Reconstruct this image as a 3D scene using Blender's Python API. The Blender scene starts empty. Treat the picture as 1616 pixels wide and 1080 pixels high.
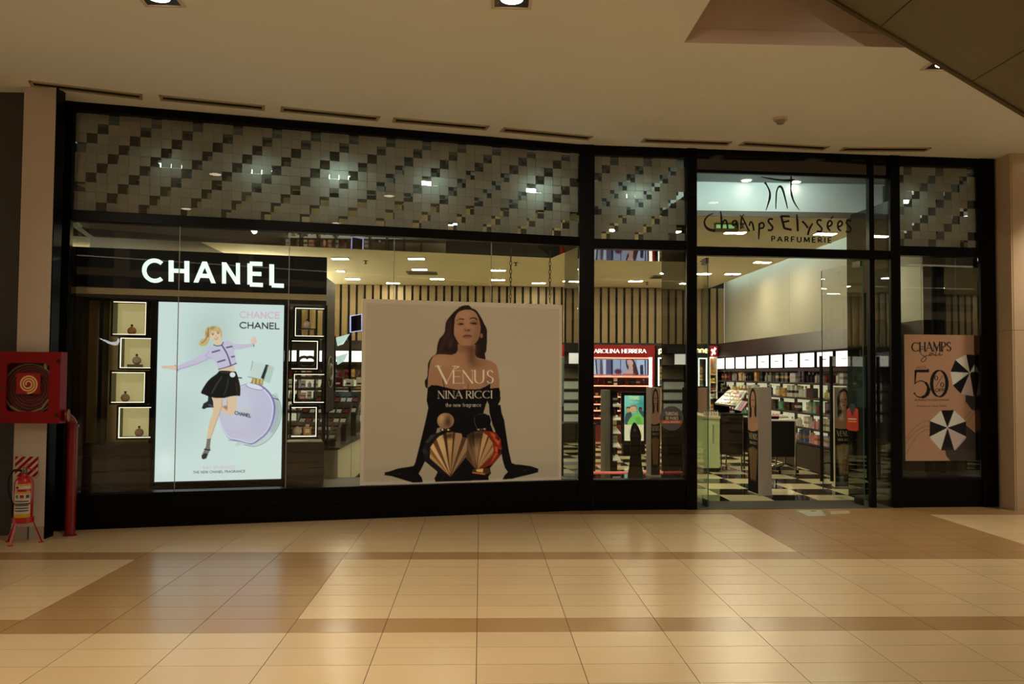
import bpy, bmesh, math, random
import numpy as np
from mathutils import Matrix, Vector
R0 = random.Random(7)
SC = bpy.context.scene
COL = SC.collection
# ---------------------------------------------------------------- camera
F, CAMH = 1323.0, 1.652
def _axes(yaw=2.12, pitch=2.17, roll=0.42):
    y, p, r = (math.radians(v) for v in (yaw, pitch, roll))
    fw = Vector((math.sin(y)*math.cos(p), math.cos(y)*math.cos(p), math.sin(p)))
    rt = Vector((math.cos(y), -math.sin(y), 0)); up = rt.cross(fw)
    return rt*math.cos(r)+up*math.sin(r), up*math.cos(r)-rt*math.sin(r), fw
CR, CU, CF = _axes()
CAM = Vector((0, 0, CAMH))
cd = bpy.data.cameras.new('camera'); cd.sensor_width = 36; cd.lens = 36*F/1616; cd.clip_end = 200
cam = bpy.data.objects.new('camera', cd); COL.objects.link(cam)
cam.matrix_world = Matrix(((CR.x, CU.x, -CF.x, 0), (CR.y, CU.y, -CF.y, 0), (CR.z, CU.z, -CF.z, CAMH), (0, 0, 0, 1)))
SC.camera = cam
# ---------------------------------------------------------------- world, exposure
wd = bpy.data.worlds.new('atrium'); SC.world = wd; wd.use_nodes = True
wd.node_tree.nodes['Background'].inputs[0].default_value = (1.0, 0.87, 0.70, 1)
wd.node_tree.nodes['Background'].inputs[1].default_value = 1.0
vs = SC.view_settings
vs.view_transform = 'Standard'; vs.look = 'None'; vs.gamma = 1; vs.use_curve_mapping = False; vs.exposure = 0.0
MALL_W = 190.0          # watts of each mall downlight
SPOT_W = 215.0          # watts of each added spot lighting the shop front
SHOP_L = 185.0           # radiance of the shop's ceiling lamps
WARM = (1.0, 0.86, 0.68)
SHOPC = (1.0, 0.92, 0.62)
COOL = (0.70, 1.0, 0.97)
# ---------------------------------------------------------------- helpers
def ray(px, py): return CF*F + CR*(px-808) - CU*(py-540)
class Frame:
    """a local frame standing on the floor: u along, w into the shop, z up"""
    def __init__(s, ox, oy, deg):
        s.o = Vector((ox, oy, 0)); s.a = math.radians(deg)
        s.d = Vector((math.cos(s.a), math.sin(s.a), 0)); s.n = Vector((-s.d.y, s.d.x, 0))
    def w(s, u, w, z): return s.o + s.d*u + s.n*w + Vector((0, 0, z))
    def px(s, px, py, w=0.0):
        d = ray(px, py); p0 = s.o + s.n*w
        h = CAM + d*(((p0-CAM).dot(s.n))/d.dot(s.n)); q = h - s.o
        return q.dot(s.d), h.z
W = Frame(0, 0, 0)
FA = Frame(-4.318, 8.877, 13.376)
FB = Frame(1.254, 10.201, 3.6135)
def onz(px, py, z=0.0):
    d = ray(px, py); h = CAM + d*((z-CAMH)/d.z); return h.x, h.y
def lin(c):
    c = c/255.0
    return c/12.92 if c <= 0.04045 else ((c+0.055)/1.055)**2.4
def L3(rgb): return tuple(lin(v) for v in rgb)
MATS = {}
def mat(name, rgb=(128, 128, 128), rough=0.5, metal=0.0, ior=1.45, emit=0.0, var=0.0, noise=None, bump=0.0, coat=0.0):
    if name in MATS: return MATS[name]
    m = bpy.data.materials.new(name); m.use_nodes = True; nt = m.node_tree
    b = nt.nodes['Principled BSDF']; c = L3(rgb)
    b.inputs['Base Color'].default_value = (*c, 1); b.inputs['Roughness'].default_value = rough
    b.inputs['Metallic'].default_value = metal; b.inputs['IOR'].default_value = ior
    b.inputs['Coat Weight'].default_value = coat
    if emit:
        b.inputs['Emission Color'].default_value = (*c, 1); b.inputs['Emission Strength'].default_value = emit
    if var or noise:
        hsv = nt.nodes.new('ShaderNodeHueSaturation'); hsv.inputs['Color'].default_value = (*c, 1)
        val = None
        if var:
            oi = nt.nodes.new('ShaderNodeObjectInfo'); mr = nt.nodes.new('ShaderNodeMapRange')
            mr.inputs['To Min'].default_value = 1-var; mr.inputs['To Max'].default_value = 1+var
            nt.links.new(oi.outputs['Random'], mr.inputs['Value']); val = mr.outputs[0]
        if noise:
            tc = nt.nodes.new('ShaderNodeTexCoord'); mp = nt.nodes.new('ShaderNodeMapping')
            sc = noise[0] if isinstance(noise[0], tuple) else (noise[0],)*3
            mp.inputs['Scale'].default_value = sc
            nz = nt.nodes.new('ShaderNodeTexNoise'); nz.inputs['Scale'].default_value = 1.0; nz.inputs['Detail'].default_value = 3
            nt.links.new(tc.outputs['Object'], mp.inputs['Vector']); nt.links.new(mp.outputs[0], nz.inputs['Vector'])
            m2 = nt.nodes.new('ShaderNodeMapRange'); m2.inputs['To Min'].default_value = 1-noise[1]; m2.inputs['To Max'].default_value = 1+noise[1]
            nt.links.new(nz.outputs[0], m2.inputs['Value'])
            if val is None: val = m2.outputs[0]
            else:
                mu = nt.nodes.new('ShaderNodeMath'); mu.operation = 'MULTIPLY'
                nt.links.new(val, mu.inputs[0]); nt.links.new(m2.outputs[0], mu.inputs[1]); val = mu.outputs[0]
            if bump:
                bp = nt.nodes.new('ShaderNodeBump'); bp.inputs['Strength'].default_value = bump; bp.inputs['Distance'].default_value = 0.01
                nt.links.new(nz.outputs[0], bp.inputs['Height']); nt.links.new(bp.outputs[0], b.inputs['Normal'])
        nt.links.new(val, hsv.inputs['Value']); nt.links.new(hsv.outputs[0], b.inputs['Base Color'])
    MATS[name] = m; return m
def emat(name, color=(1, 1, 1), strength=1.0):
    """something that gives off light"""
    if name in MATS: return MATS[name]
    m = bpy.data.materials.new(name); m.use_nodes = True; nt = m.node_tree
    b = nt.nodes['Principled BSDF']; b.inputs['Base Color'].default_value = (.8, .8, .8, 1)
    b.inputs['Emission Color'].default_value = (*color, 1); b.inputs['Emission Strength'].default_value = strength
    MATS[name] = m; return m
def glass_mat(name, tint=(0.93, 0.96, 0.94), ior=1.5, rough=0.0, gain=1.0):
    if name in MATS: return MATS[name]
    m = bpy.data.materials.new(name); m.use_nodes = True; nt = m.node_tree; nt.nodes.clear()
    out = nt.nodes.new('ShaderNodeOutputMaterial'); mx = nt.nodes.new('ShaderNodeMixShader')
    tr = nt.nodes.new('ShaderNodeBsdfTransparent'); tr.inputs[0].default_value = (*tint, 1)
    gl = nt.nodes.new('ShaderNodeBsdfGlossy'); gl.inputs['Roughness'].default_value = rough; gl.inputs[0].default_value = (gain, gain, gain, 1)
    fr = nt.nodes.new('ShaderNodeFresnel'); fr.inputs[0].default_value = ior
    nt.links.new(fr.outputs[0], mx.inputs[0]); nt.links.new(tr.outputs[0], mx.inputs[1]); nt.links.new(gl.outputs[0], mx.inputs[2])
    nt.links.new(mx.outputs[0], out.inputs[0]); MATS[name] = m; return m
def vmat(name, emit=0.0, rough=0.6, gain=1.0):
    """a flat print: colours held by the print itself; emit for a backlit print or a screen"""
    if name in MATS: return MATS[name]
    m = bpy.data.materials.new(name); m.use_nodes = True; nt = m.node_tree; b = nt.nodes['Principled BSDF']
    at = nt.nodes.new('ShaderNodeAttribute'); at.attribute_name = 'Col'
    b.inputs['Roughness'].default_value = rough; b.inputs['IOR'].default_value = 1.12
    if emit:
        b.inputs['Base Color'].default_value = (.02, .02, .02, 1)
        nt.links.new(at.outputs['Color'], b.inputs['Emission Color']); b.inputs['Emission Strength'].default_value = emit
    else: nt.links.new(at.outputs['Color'], b.inputs['Base Color'])
    MATS[name] = m; return m
class MB:
    def __init__(s): s.v = []; s.f = []
    def add(s, vs, fs):
        k = len(s.v); s.v += [tuple(p) for p in vs]; s.f += [tuple(i+k for i in q) for q in fs]; return s
    def box(s, x0, x1, y0, y1, z0, z1):
        return s.add([(x0,y0,z0),(x1,y0,z0),(x1,y1,z0),(x0,y1,z0),(x0,y0,z1),(x1,y0,z1),(x1,y1,z1),(x0,y1,z1)],
                     [(3,2,1,0),(4,5,6,7),(0,1,5,4),(1,2,6,5),(2,3,7,6),(3,0,4,7)])
    def prism(s, poly, h0, h1, axis='z'):
        n = len(poly)
        def m(p, h): return {'z': (p[0], p[1], h), 'y': (p[0], h, p[1]), 'x': (h, p[0], p[1])}[axis]
        s.add([m(p, h0) for p in poly]+[m(p, h1) for p in poly],
              [tuple(range(n))[::-1], tuple(range(n, 2*n))]+[(i, (i+1) % n, n+(i+1) % n, n+i) for i in range(n)]); return s
    def hexa(s, p8): return s.add(p8, [(3,2,1,0),(4,5,6,7),(0,1,5,4),(1,2,6,5),(2,3,7,6),(3,0,4,7)])
    def slab(s, quad, t):
        """a quad given by 4 points, thickened by the vector t"""
        t = Vector(t); return s.hexa([Vector(p) for p in quad]+[Vector(p)+t for p in quad])
    def lathe(s, prof, n=16, c=(0, 0, 0), sx=1, sy=1):
        k = len(prof); vs = []; fs = []
        for r, z in prof:
            for i in range(n):
                a = 2*math.pi*i/n; vs.append((c[0]+r*sx*math.cos(a), c[1]+r*sy*math.sin(a), c[2]+z))
        for j in range(k-1):
            for i in range(n): fs.append((j*n+i, j*n+(i+1) % n, (j+1)*n+(i+1) % n, (j+1)*n+i))
        fs.append(tuple(range(n))[::-1]); fs.append(tuple((k-1)*n+i for i in range(n))); return s.add(vs, fs)
    def tube(s, path, r, n=8, closed=False):
        P = [Vector(p) for p in path]; m = len(P); vs = []; fs = []; prev = None
        for i, p in enumerate(P):
            a = P[(i-1) % m] if (closed or i) else P[0]; b = P[(i+1) % m] if (closed or i < m-1) else P[-1]
            t = (b-a).normalized()
            if prev is None: x = t.orthogonal().normalized()
            else: x = (prev-t*prev.dot(t)).normalized()
            prev = x; y = t.cross(x); rr = r[i] if isinstance(r, (list, tuple)) else r
            for j in range(n):
                q = 2*math.pi*j/n; vs.append(p+x*rr*math.cos(q)+y*rr*math.sin(q))
        for i in range(m if closed else m-1):
            for j in range(n):
                i2 = (i+1) % m; fs.append((i*n+j, i*n+(j+1) % n, i2*n+(j+1) % n, i2*n+j))
        if not closed: fs.append(tuple(range(n))[::-1]); fs.append(tuple((m-1)*n+j for j in range(n)))
        return s.add(vs, fs)
BASE = {}
def _mesh(mb, name, m, base, smooth):
    me = bpy.data.meshes.new(name)
    me.from_pydata([(v[0]-base[0], v[1]-base[1], v[2]-base[2]) for v in mb.v], [], mb.f)
    if m: me.materials.append(m)
    bm = bmesh.new(); bm.from_mesh(me); bmesh.ops.recalc_face_normals(bm, faces=bm.faces); bm.to_mesh(me); bm.free()
    if smooth:
        me.polygons.foreach_set('use_smooth', [True]*len(me.polygons))
        try: me.set_sharp_from_angle(angle=math.radians(35))
        except Exception: pass
    return me
def tag(o, label=None, cat=None, group=None, kind=None):
    if label: o['label'] = label
    if cat: o['category'] = cat
    if group: o['group'] = group
    if kind: o['kind'] = kind
    return o
def thing(name, label, cat, fr, base, group=None, kind=None):
    o = bpy.data.objects.new(name, None); COL.objects.link(o); o.empty_display_size = 0.1
    o.location = fr.w(*base); o.rotation_euler = (0, 0, fr.a); BASE[o.name] = (fr, base)
    return tag(o, label, cat, group, kind)
def build(mb, name, m, parent=None, fr=W, smooth=False, bevel=0.0, label=None, cat=None, group=None, kind=None):
    if parent is not None: fr, base = BASE[parent.name]
    else:
        xs, ys, zs = zip(*mb.v); base = ((min(xs)+max(xs))/2, (min(ys)+max(ys))/2, min(zs))
    o = bpy.data.objects.new(name, _mesh(mb, name, m, base, smooth)); COL.objects.link(o)
    if parent is not None: o.parent = parent
    else: o.location = fr.w(*base); o.rotation_euler = (0, 0, fr.a)
    BASE[o.name] = (fr, base)
    if bevel:
        md = o.modifiers.new('edge', 'BEVEL'); md.width = bevel; md.segments = 2; md.limit_method = 'ANGLE'
    return tag(o, label, cat, group, kind)
def inst(name, me, parent, pos):
    """a part that shares mesh data; pos in the parent's frame coordinates"""
    o = bpy.data.objects.new(name, me); COL.objects.link(o); b = BASE[parent.name][1]
    o.parent = parent; o.location = (pos[0]-b[0], pos[1]-b[1], pos[2]-b[2]); return o
def shared(mb, name, m, smooth=False): return _mesh(mb, name, m, (0, 0, 0), smooth)
def copy_tree(o, loc=None, rz=None, parent=None):
    c = o.copy(); COL.objects.link(c)
    if parent is not None: c.parent = parent
    for ch in o.children: copy_tree(ch, parent=c)
    if loc is not None: c.location = loc
    if rz is not None: c.rotation_euler = (0, 0, rz)
    return c
# ---------------------------------------------------------------- stroke lettering
def arc(cx, cy, rx, ry, a0, a1, n=14):
    return [(cx+rx*math.cos(math.radians(a0+(a1-a0)*i/n)), cy+ry*math.sin(math.radians(a0+(a1-a0)*i/n))) for i in range(n+1)]
def glyphs():
    g = {}
    g['A'] = (.78, [[(0,0),(.39,1),'n'], [(.39,1),(.78,0),'k'], [(.14,.33),(.64,.33)]])
    g['B'] = (.58, [[(.06,0),(.06,1)], [(.06,1),(.3,1)]+arc(.3,.76,.22,.24,90,-90)+[(.06,.52)], [(.06,.52),(.3,.52)]+arc(.3,.26,.26,.26,90,-90)+[(.06,0)]])
    g['C'] = (.86, [arc(.5,.5,.47,.5,48,312,26)])
    g['D'] = (.74, [[(.06,0),(.06,1)], [(.06,1),(.25,1)]+arc(.25,.5,.45,.5,90,-90,18)+[(.06,0)]])
    g['E'] = (.56, [[(.06,0),(.06,1)], [(.06,1),(.54,1)], [(.06,.52),(.5,.52)], [(.06,0),(.56,0)]])
    g['F'] = (.54, [[(.06,0),(.06,1)], [(.06,1),(.54,1)], [(.06,.52),(.48,.52)]])
    g['G'] = (.88, [arc(.5,.5,.47,.5,48,355,26), [(.97,.45),(.6,.45)]])
    g['H'] = (.74, [[(.06,0),(.06,1)], [(.68,0),(.68,1)], [(.06,.52),(.68,.52)]])
    g['I'] = (.16, [[(.08,0),(.08,1)]])
    g['J'] = (.4, [[(.32,1),(.32,.2)]+arc(.17,.2,.15,.2,0,-160,8)])
    g['K'] = (.66, [[(.06,0),(.06,1)], [(.6,1),(.06,.42),'n'], [(.24,.6),(.64,0),'k']])
    g['L'] = (.54, [[(.06,1),(.06,0)], [(.06,0),(.54,0)]])
    g['M'] = (.9, [[(.06,0),(.09,1),'n'], [(.09,1),(.45,.1),'k'], [(.45,.1),(.81,1),'n'], [(.81,1),(.84,0),'k']])
    g['N'] = (.8, [[(.07,0),(.07,1),'n'], [(.07,1),(.73,0),'k'], [(.73,0),(.73,1),'n']])
    g['O'] = (1.0, [arc(.5,.5,.47,.5,0,360,30)])
    g['P'] = (.56, [[(.06,0),(.06,1)], [(.06,1),(.28,1)]+arc(.28,.74,.25,.26,90,-90)+[(.06,.48)]])
    g['Q'] = (1.0, [arc(.5,.5,.47,.5,0,360,30), [(.6,.25),(.95,-.08),'k']])
    g['R'] = (.62, [[(.06,0),(.06,1)], [(.06,1),(.28,1)]+arc(.28,.75,.25,.25,90,-90)+[(.06,.5)], [(.28,.5),(.62,0),'k']])
    g['S'] = (.56, [[(.5,.86)]+arc(.28,.75,.2,.25,40,200,9)+[(.12,.62),(.28,.52),(.45,.42)]+arc(.28,.25,.24,.25,20,-150,10)])
    g['T'] = (.6, [[(.3,0),(.3,1)], [(0,1),(.6,1)]])
    g['U'] = (.74, [[(.07,1),(.07,.34)]+arc(.37,.34,.3,.34,180,360,14)+[(.67,1),]])
    g['V'] = (.76, [[(0,1),(.38,0),'k'], [(.38,0),(.76,1),'n']])
    g['W'] = (1.1, [[(0,1),(.28,0),'k'], [(.28,0),(.55,.95),'n'], [(.55,.95),(.82,0),'k'], [(.82,0),(1.1,1),'n']])
    g['X'] = (.7, [[(0,1),(.7,0),'k'], [(0,0),(.7,1),'n']])
    g['Y'] = (.7, [[(0,1),(.35,.5),'k'], [(.7,1),(.35,.5),'n'], [(.35,.5),(.35,0)]])
    g['Z'] = (.6, [[(0,1),(.6,1)], [(.6,1),(0,0),'k'], [(0,0),(.6,0)]])
    g['5'] = (.58, [[(.5,1),(.12,1)], [(.12,1),(.08,.56)], [(.08,.56)]+arc(.27,.31,.29,.31,120,-130,16)])
    g['0'] = (.66, [arc(.33,.5,.3,.5,0,360,28)])
    x = .62
    def bowl(cx=.24): return arc(cx, .31, .22, .31, 0, 360, 16)
    lc = dict(a=(.5,[bowl(),[(.46,x),(.46,0)]]), b=(.5,[[(.03,1),(.03,0)],bowl(.25)]), c=(.45,[arc(.25,.31,.22,.31,50,310,12)]),
      d=(.5,[bowl(),[(.46,1),(.46,0)]]), e=(.48,[[(.03,.33),(.45,.33)]+arc(.24,.31,.21,.31,4,310,14)]), f=(.3,[[(.3,.98),(.17,.94),(.13,.8),(.13,0)],[(0,x),(.3,x)]]),
      g=(.5,[bowl(),[(.46,x),(.46,-.15)]+arc(.24,-.15,.22,.16,0,-150,8)]), h=(.46,[[(.03,1),(.03,0)],[(.03,.4)]+arc(.22,.4,.2,.22,170,0,8)+[(.42,0)]]),
      i=(.08,[[(.04,x),(.04,0)],[(.04,.86),(.04,.95)]]), l=(.08,[[(.04,1),(.04,0)]]),
      m=(.74,[[(.03,x),(.03,0)],[(.03,.42)]+arc(.2,.42,.17,.2,180,0,8)+[(.37,0)],[(.37,.42)]+arc(.54,.42,.17,.2,180,0,8)+[(.71,0)]]),
      n=(.46,[[(.03,x),(.03,0)],[(.03,.4)]+arc(.22,.4,.2,.22,170,0,8)+[(.42,0)]]), o=(.5,[bowl(.25)]), p=(.5,[[(.03,x),(.03,-.3)],bowl(.25)]),
      r=(.28,[[(.03,x),(.03,0)],[(.03,.42),(.12,.58),(.27,.6)]]), s=(.36,[[(.33,.52),(.2,.62),(.06,.54),(.08,.4),(.28,.26),(.32,.1),(.18,0),(.02,.08)]]),
      t=(.28,[[(.12,.85),(.12,.1),(.2,0),(.28,.03)],[(0,x),(.26,x)]]), u=(.46,[[(.03,x),(.03,.2)]+arc(.22,.2,.2,.2,180,350,8)+[(.42,x)],[(.42,x),(.42,0)]]),
      w=(.7,[[(0,x),(.17,0)],[(.17,0),(.35,x)],[(.35,x),(.52,0)],[(.52,0),(.7,x)]]))
    g.update(lc)
    g['ó'] = (.5, lc['o'][1]+[[(.22,.75),(.36,.95)]]); g['É'] = (.56, g['E'][1]+[[(.24,1.16),(.46,1.36),'k']])
    return g
GL = glyphs()
def strokes(ch, bold, contrast, serif):
    """centre lines with a width at each point, on a unit-high letter"""
    out = []; ends = {}
    for s in GL[ch][1]:
        pts = [p for p in s if not isinstance(p, str)]
        for p in (pts[0], pts[-1]): k = (round(p[0], 2), round(p[1], 2)); ends[k] = ends.get(k, 0)+1
    for s in GL[ch][1]:
        flag = [p for p in s if isinstance(p, str)]; pts = [p for p in s if not isinstance(p, str)]; ws = []
        for i in range(len(pts)):
            a = pts[max(0, i-1)]; b = pts[min(len(pts)-1, i+1)]; dx, dy = b[0]-a[0], b[1]-a[1]; l = math.hypot(dx, dy) or 1
            k = abs(dy)/l
            if flag: k = 1.0 if flag[0] == 'k' else 0.0
            ws.append(bold*(1-contrast*(1-k**1.5)))
        out.append((pts, ws))
        if serif and len(pts) == 2:
            for p in (pts[0], pts[1]):
                if ends[(round(p[0], 2), round(p[1], 2))] == 1 and p[1] in (0, 1) and abs(pts[0][1]-pts[1][1]) > abs(pts[0][0]-pts[1][0])*.5:
                    out.append(([(p[0]-serif, p[1]), (p[0]+serif, p[1])], [bold*(1-contrast)]*2))
    return out
def layout(text, gap=.16, space=.42):
    x = 0; pos = []
    for ch in text:
        if ch == ' ': x += space; continue
        pos.append((ch, x)); x += GL[ch][0]+gap
    return pos, x-gap
def ribbon(mb, pts, ws, place, t0, t1):
    """a solid ribbon along pts; place(x, y, depth) -> frame coordinates. Ends on the base or cap line are cut level."""
    P = [Vector((p[0], p[1])) for p in pts]; n = len(P); A = []; B = []
    closed = (P[0]-P[-1]).length < 1e-6 and n > 3
    for i, p in enumerate(P):
        if closed: a = P[i-1] if i else P[-2]; b = P[i+1] if i < n-1 else P[1]
        else: a = P[max(0, i-1)]; b = P[min(n-1, i+1)]
        d = (b-a).normalized(); nr = Vector((-d.y, d.x)); h = ws[i]/2
        l, r = p+nr*h, p-nr*h
        if not closed and i in (0, n-1) and abs(d.y) > .3 and (abs(p.y) < 1e-6 or abs(p.y-1) < 1e-6):
            l = l+d*((p.y-l.y)/d.y); r = r+d*((p.y-r.y)/d.y)
        A.append(l); B.append(r)
    for i in range(n-1):
        q = [A[i], B[i], B[i+1], A[i+1]]
        mb.hexa([place(v.x, v.y, t0) for v in q]+[place(v.x, v.y, t1) for v in q])
def letter_mb(ch, bold, contrast, serif, place, t0, t1):
    mb = MB()
    for pts, ws in strokes(ch, bold, contrast, serif): ribbon(mb, pts, ws, place, t0, t1)
    return mb
def catmull(P, closed=True, k=5):
    P = [np.array(p, float) for p in P]; n = len(P); out = []
    for i in range(n if closed else n-1):
        p0 = P[(i-1) % n] if closed or i else P[0]; p1 = P[i]; p2 = P[(i+1) % n]; p3 = P[(i+2) % n] if closed or i+2 < n else P[-1]
        for j in range(k):
            t = j/k; out.append(.5*((2*p1)+(p2-p0)*t+(2*p0-5*p1+4*p2-p3)*t*t+(3*p1-p0-3*p2+p3)*t**3))
    if not closed: out.append(P[-1])
    return [(float(q[0]), float(q[1])) for q in out]
# ---------------------------------------------------------------- flat prints
class Art:
    """a print drawn with polygons and strokes, measured on the flat print; becomes the colours of a fine grid mesh"""
    def __init__(s, nx, ny, corners, bg, ss=2):
        s.nx, s.ny, s.ss = nx, ny, ss; Wd, Ht = nx*ss, ny*ss
        src = [(0, 0), (1, 0), (1, 1), (0, 1)]; M = []; bb = []
        for (u, v), (x, y) in zip(src, corners):
            M.append([u, v, 1, 0, 0, 0, -u*x, -v*x]); bb.append(x); M.append([0, 0, 0, u, v, 1, -u*y, -v*y]); bb.append(y)
        h = np.linalg.solve(np.array(M, float), np.array(bb, float))
        U, V = np.meshgrid((np.arange(Wd)+.5)/Wd, (np.arange(Ht)+.5)/Ht)
        D = h[6]*U+h[7]*V+1
        s.X = (h[0]*U+h[1]*V+h[2])/D; s.Y = (h[3]*U+h[4]*V+h[5])/D; s.U, s.V = U, V
        s.I = np.zeros((Ht, Wd, 3)); s.I[:] = bg; s.o = (0, 0, 1.0)
    def crop(s, ox, oy, sc): s.o = (ox, oy, sc); return s
    def T(s, P): ox, oy, k = s.o; return [(ox+p[0]/k, oy+p[1]/k) for p in P]
    def _blur(s, m, b):
        k = max(1, int(round(b*s.ss)))
        for ax in (0, 1):
            for _ in range(2):
                p = np.pad(m, [(k+1, k) if a == ax else (0, 0) for a in (0, 1)], mode='edge'); c = np.cumsum(p, axis=ax)
                n = m.shape[ax]
                m = (np.take(c, np.arange(2*k+1, 2*k+1+n), axis=ax)-np.take(c, np.arange(0, n), axis=ax))/(2*k+1)
        return m
    def mix(s, m, col, alpha=1.0):
        m = (m*alpha)[..., None]; s.I = s.I*(1-m)+np.array(col, float)*m
    def mask(s, P):
        X, Y = s.X, s.Y; ins = np.zeros(X.shape, bool); n = len(P)
        xs = [p[0] for p in P]; ys = [p[1] for p in P]
        sel = (X >= min(xs)-1) & (X <= max(xs)+1) & (Y >= min(ys)-1) & (Y <= max(ys)+1)
        rows = np.where(sel.any(1))[0]; cols = np.where(sel.any(0))[0]
        if len(rows) == 0 or len(cols) == 0: return ins.astype(float)
        sl = np.s_[rows[0]:rows[-1]+1, cols[0]:cols[-1]+1]; x = X[sl]; y = Y[sl]; q = np.zeros(x.shape, bool)
        for i in range(n):
            (x1, y1), (x2, y2) = P[i], P[(i+1) % n]
            if y1 == y2: continue
            c = ((y1 > y) != (y2 > y)) & (x < (x2-x1)*(y-y1)/(y2-y1)+x1); q ^= c
        ins[sl] = q; return ins.astype(float)
    def poly(s, P, col, smooth=False, blur=0, alpha=1.0, raw=False, clip=None):
        Q = P if raw else s.T(P)
        if smooth: Q = catmull(Q)
        m = s.mask(Q)
        if blur: m = s._blur(m, blur)
        if clip is not None: m = m*clip
        s.mix(m, col, alpha); return m
    def ell(s, cx, cy, rx, ry, col, rot=0, blur=0, alpha=1.0, clip=None):
        c, n = math.cos(math.radians(rot)), math.sin(math.radians(rot))
        P = [(cx+rx*math.cos(t)*c-ry*math.sin(t)*n, cy+rx*math.cos(t)*n+ry*math.sin(t)*c) for t in [i*math.pi/16 for i in range(32)]]
        return s.poly(P, col, blur=blur, alpha=alpha, clip=clip)
    def line(s, P, w, col, alpha=1.0, smooth=False, raw=False):
        """w in photograph pixels, a number or one per point"""
        Q = P if raw else s.T(P)
        ws = list(w) if isinstance(w, (list, tuple)) else [w]*len(Q)
        if smooth and len(Q) > 2:
            k = 6; Qs = catmull(Q, False, k); ws = [ws[min(i//k, len(ws)-1)] for i in range(len(Qs))]; Q = Qs
        m = np.zeros(s.X.shape)
        for i in range(len(Q)-1):
            (x1, y1), (x2, y2) = Q[i], Q[i+1]; r = max(ws[i], ws[i+1])/2+1
            sel = (s.X >= min(x1, x2)-r) & (s.X <= max(x1, x2)+r) & (s.Y >= min(y1, y2)-r) & (s.Y <= max(y1, y2)+r)
            if not sel.any(): continue
            x = s.X[sel]; y = s.Y[sel]; dx, dy = x2-x1, y2-y1; ll = dx*dx+dy*dy or 1e-9
            t = np.clip(((x-x1)*dx+(y-y1)*dy)/ll, 0, 1); d = np.hypot(x-x1-t*dx, y-y1-t*dy)
            hw = (ws[i]+(ws[i+1]-ws[i])*t)/2
            m[sel] = np.maximum(m[sel], np.clip((hw-d)/.35+.5, 0, 1))
        s.mix(m, col, alpha)
    def text(s, txt, p0, p1, h, col, bold=.12, contrast=0., serif=0., gap=.16, space=.42, alpha=1.0):
        """baseline from p0 to p1 (crop coordinates), cap height h (crop)"""
        (x0, y0), (x1, y1) = s.T([p0, p1]); h = h/s.o[2]; pos, wd = layout(txt, gap, space)
        ex = ((x1-x0)/wd, (y1-y0)/wd)
        for ch, ox in pos:
            for pts, ws in strokes(ch, bold, contrast, serif):
                s.line([(x0+ex[0]*(ox+a), y0+ex[1]*(ox+a)-h*b) for a, b in pts], [max(.45, q*h) for q in ws], col, alpha=alpha, raw=True)
    def colors(s, gain):
        a = s.I.reshape(s.ny, s.ss, s.nx, s.ss, 3).mean((1, 3))/255.
        a = np.where(a <= .04045, a/12.92, ((np.maximum(a, 0)+.055)/1.055)**2.4)*gain
        return np.clip(a, 0, 1)
def art_panel(art, name, quad, m, parent=None, fr=W, gain=1.0, **kw):
    """grid mesh on a flat quad TL, TR, BR, BL"""
    nx, ny = art.nx, art.ny; u = np.linspace(0, 1, nx); v = np.linspace(0, 1, ny)
    U, V = np.meshgrid(u, v); q = [np.array(p, float) for p in quad]
    P = (q[0]*((1-U)*(1-V))[..., None]+q[1]*(U*(1-V))[..., None]+q[2]*(U*V)[..., None]+q[3]*((1-U)*V)[..., None]).reshape(-1, 3)
    if parent is not None: fr, base = BASE[parent.name]
    else: base = tuple((P.min(0)+P.max(0))/2*np.array([1, 1, 0])+np.array([0, 0, P[:, 2].min()]))
    P = P-np.array(base); i = np.arange((nx-1)*(ny-1)); r = i//(nx-1); c = i % (nx-1); a = r*nx+c
    fc = np.stack([a, a+nx, a+nx+1, a+1], 1)
    me = bpy.data.meshes.new(name); me.vertices.add(len(P)); me.vertices.foreach_set('co', P.ravel())
    me.loops.add(fc.size); me.loops.foreach_set('vertex_index', fc.ravel())
    me.polygons.add(len(fc)); me.polygons.foreach_set('loop_start', np.arange(0, fc.size, 4))
    me.update(calc_edges=True)
    at = me.color_attributes.new('Col', 'FLOAT_COLOR', 'POINT')
    cc = np.ones((len(P), 4)); cc[:, :3] = art.colors(np.array(gain)).reshape(-1, 3); at.data.foreach_set('color', cc.ravel())
    me.materials.append(m); o = bpy.data.objects.new(name, me); COL.objects.link(o)
    if parent is not None: o.parent = parent
    else: o.location = fr.w(*base); o.rotation_euler = (0, 0, fr.a)
    BASE[o.name] = (fr, base); return tag(o, **kw)
# ---------------------------------------------------------------- materials of the place
BLACK = mat('black_frame', (6, 5, 5), rough=.35, ior=1.2)
GLOSS = mat('black_gloss', (9, 8, 8), rough=.015, ior=1.8)
CEILM = mat('ceiling_paint', (233, 235, 226), rough=.8, noise=(1.5, .03))
TILE_L = mat('tile_light', (193, 167, 126), rough=.27, var=.035, noise=((2, 40, 2), .035))
TILE_D = mat('tile_dark', (154, 121, 79), rough=.24, var=.035, noise=((2, 40, 2), .045))
GROUT = mat('grout', (72, 56, 40), rough=.8)
PAPERW = mat('white_paint', (196, 182, 168), rough=.6, noise=(3, .02))
CHAR = mat('charcoal_wall', (62, 58, 54), rough=.55, noise=(2, .05))
WHITE = mat('white_laminate', (225, 222, 210), rough=.35)
CHROME = mat('chrome', (200, 200, 200), rough=.12, metal=1)
DARKBR = mat('dark_brown_laminate', (44, 34, 27), rough=.3, noise=((1, 1, 12), .12))
RED = mat('red_enamel', (132, 6, 8), rough=.5, ior=1.3, noise=(6, .05))
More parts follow.
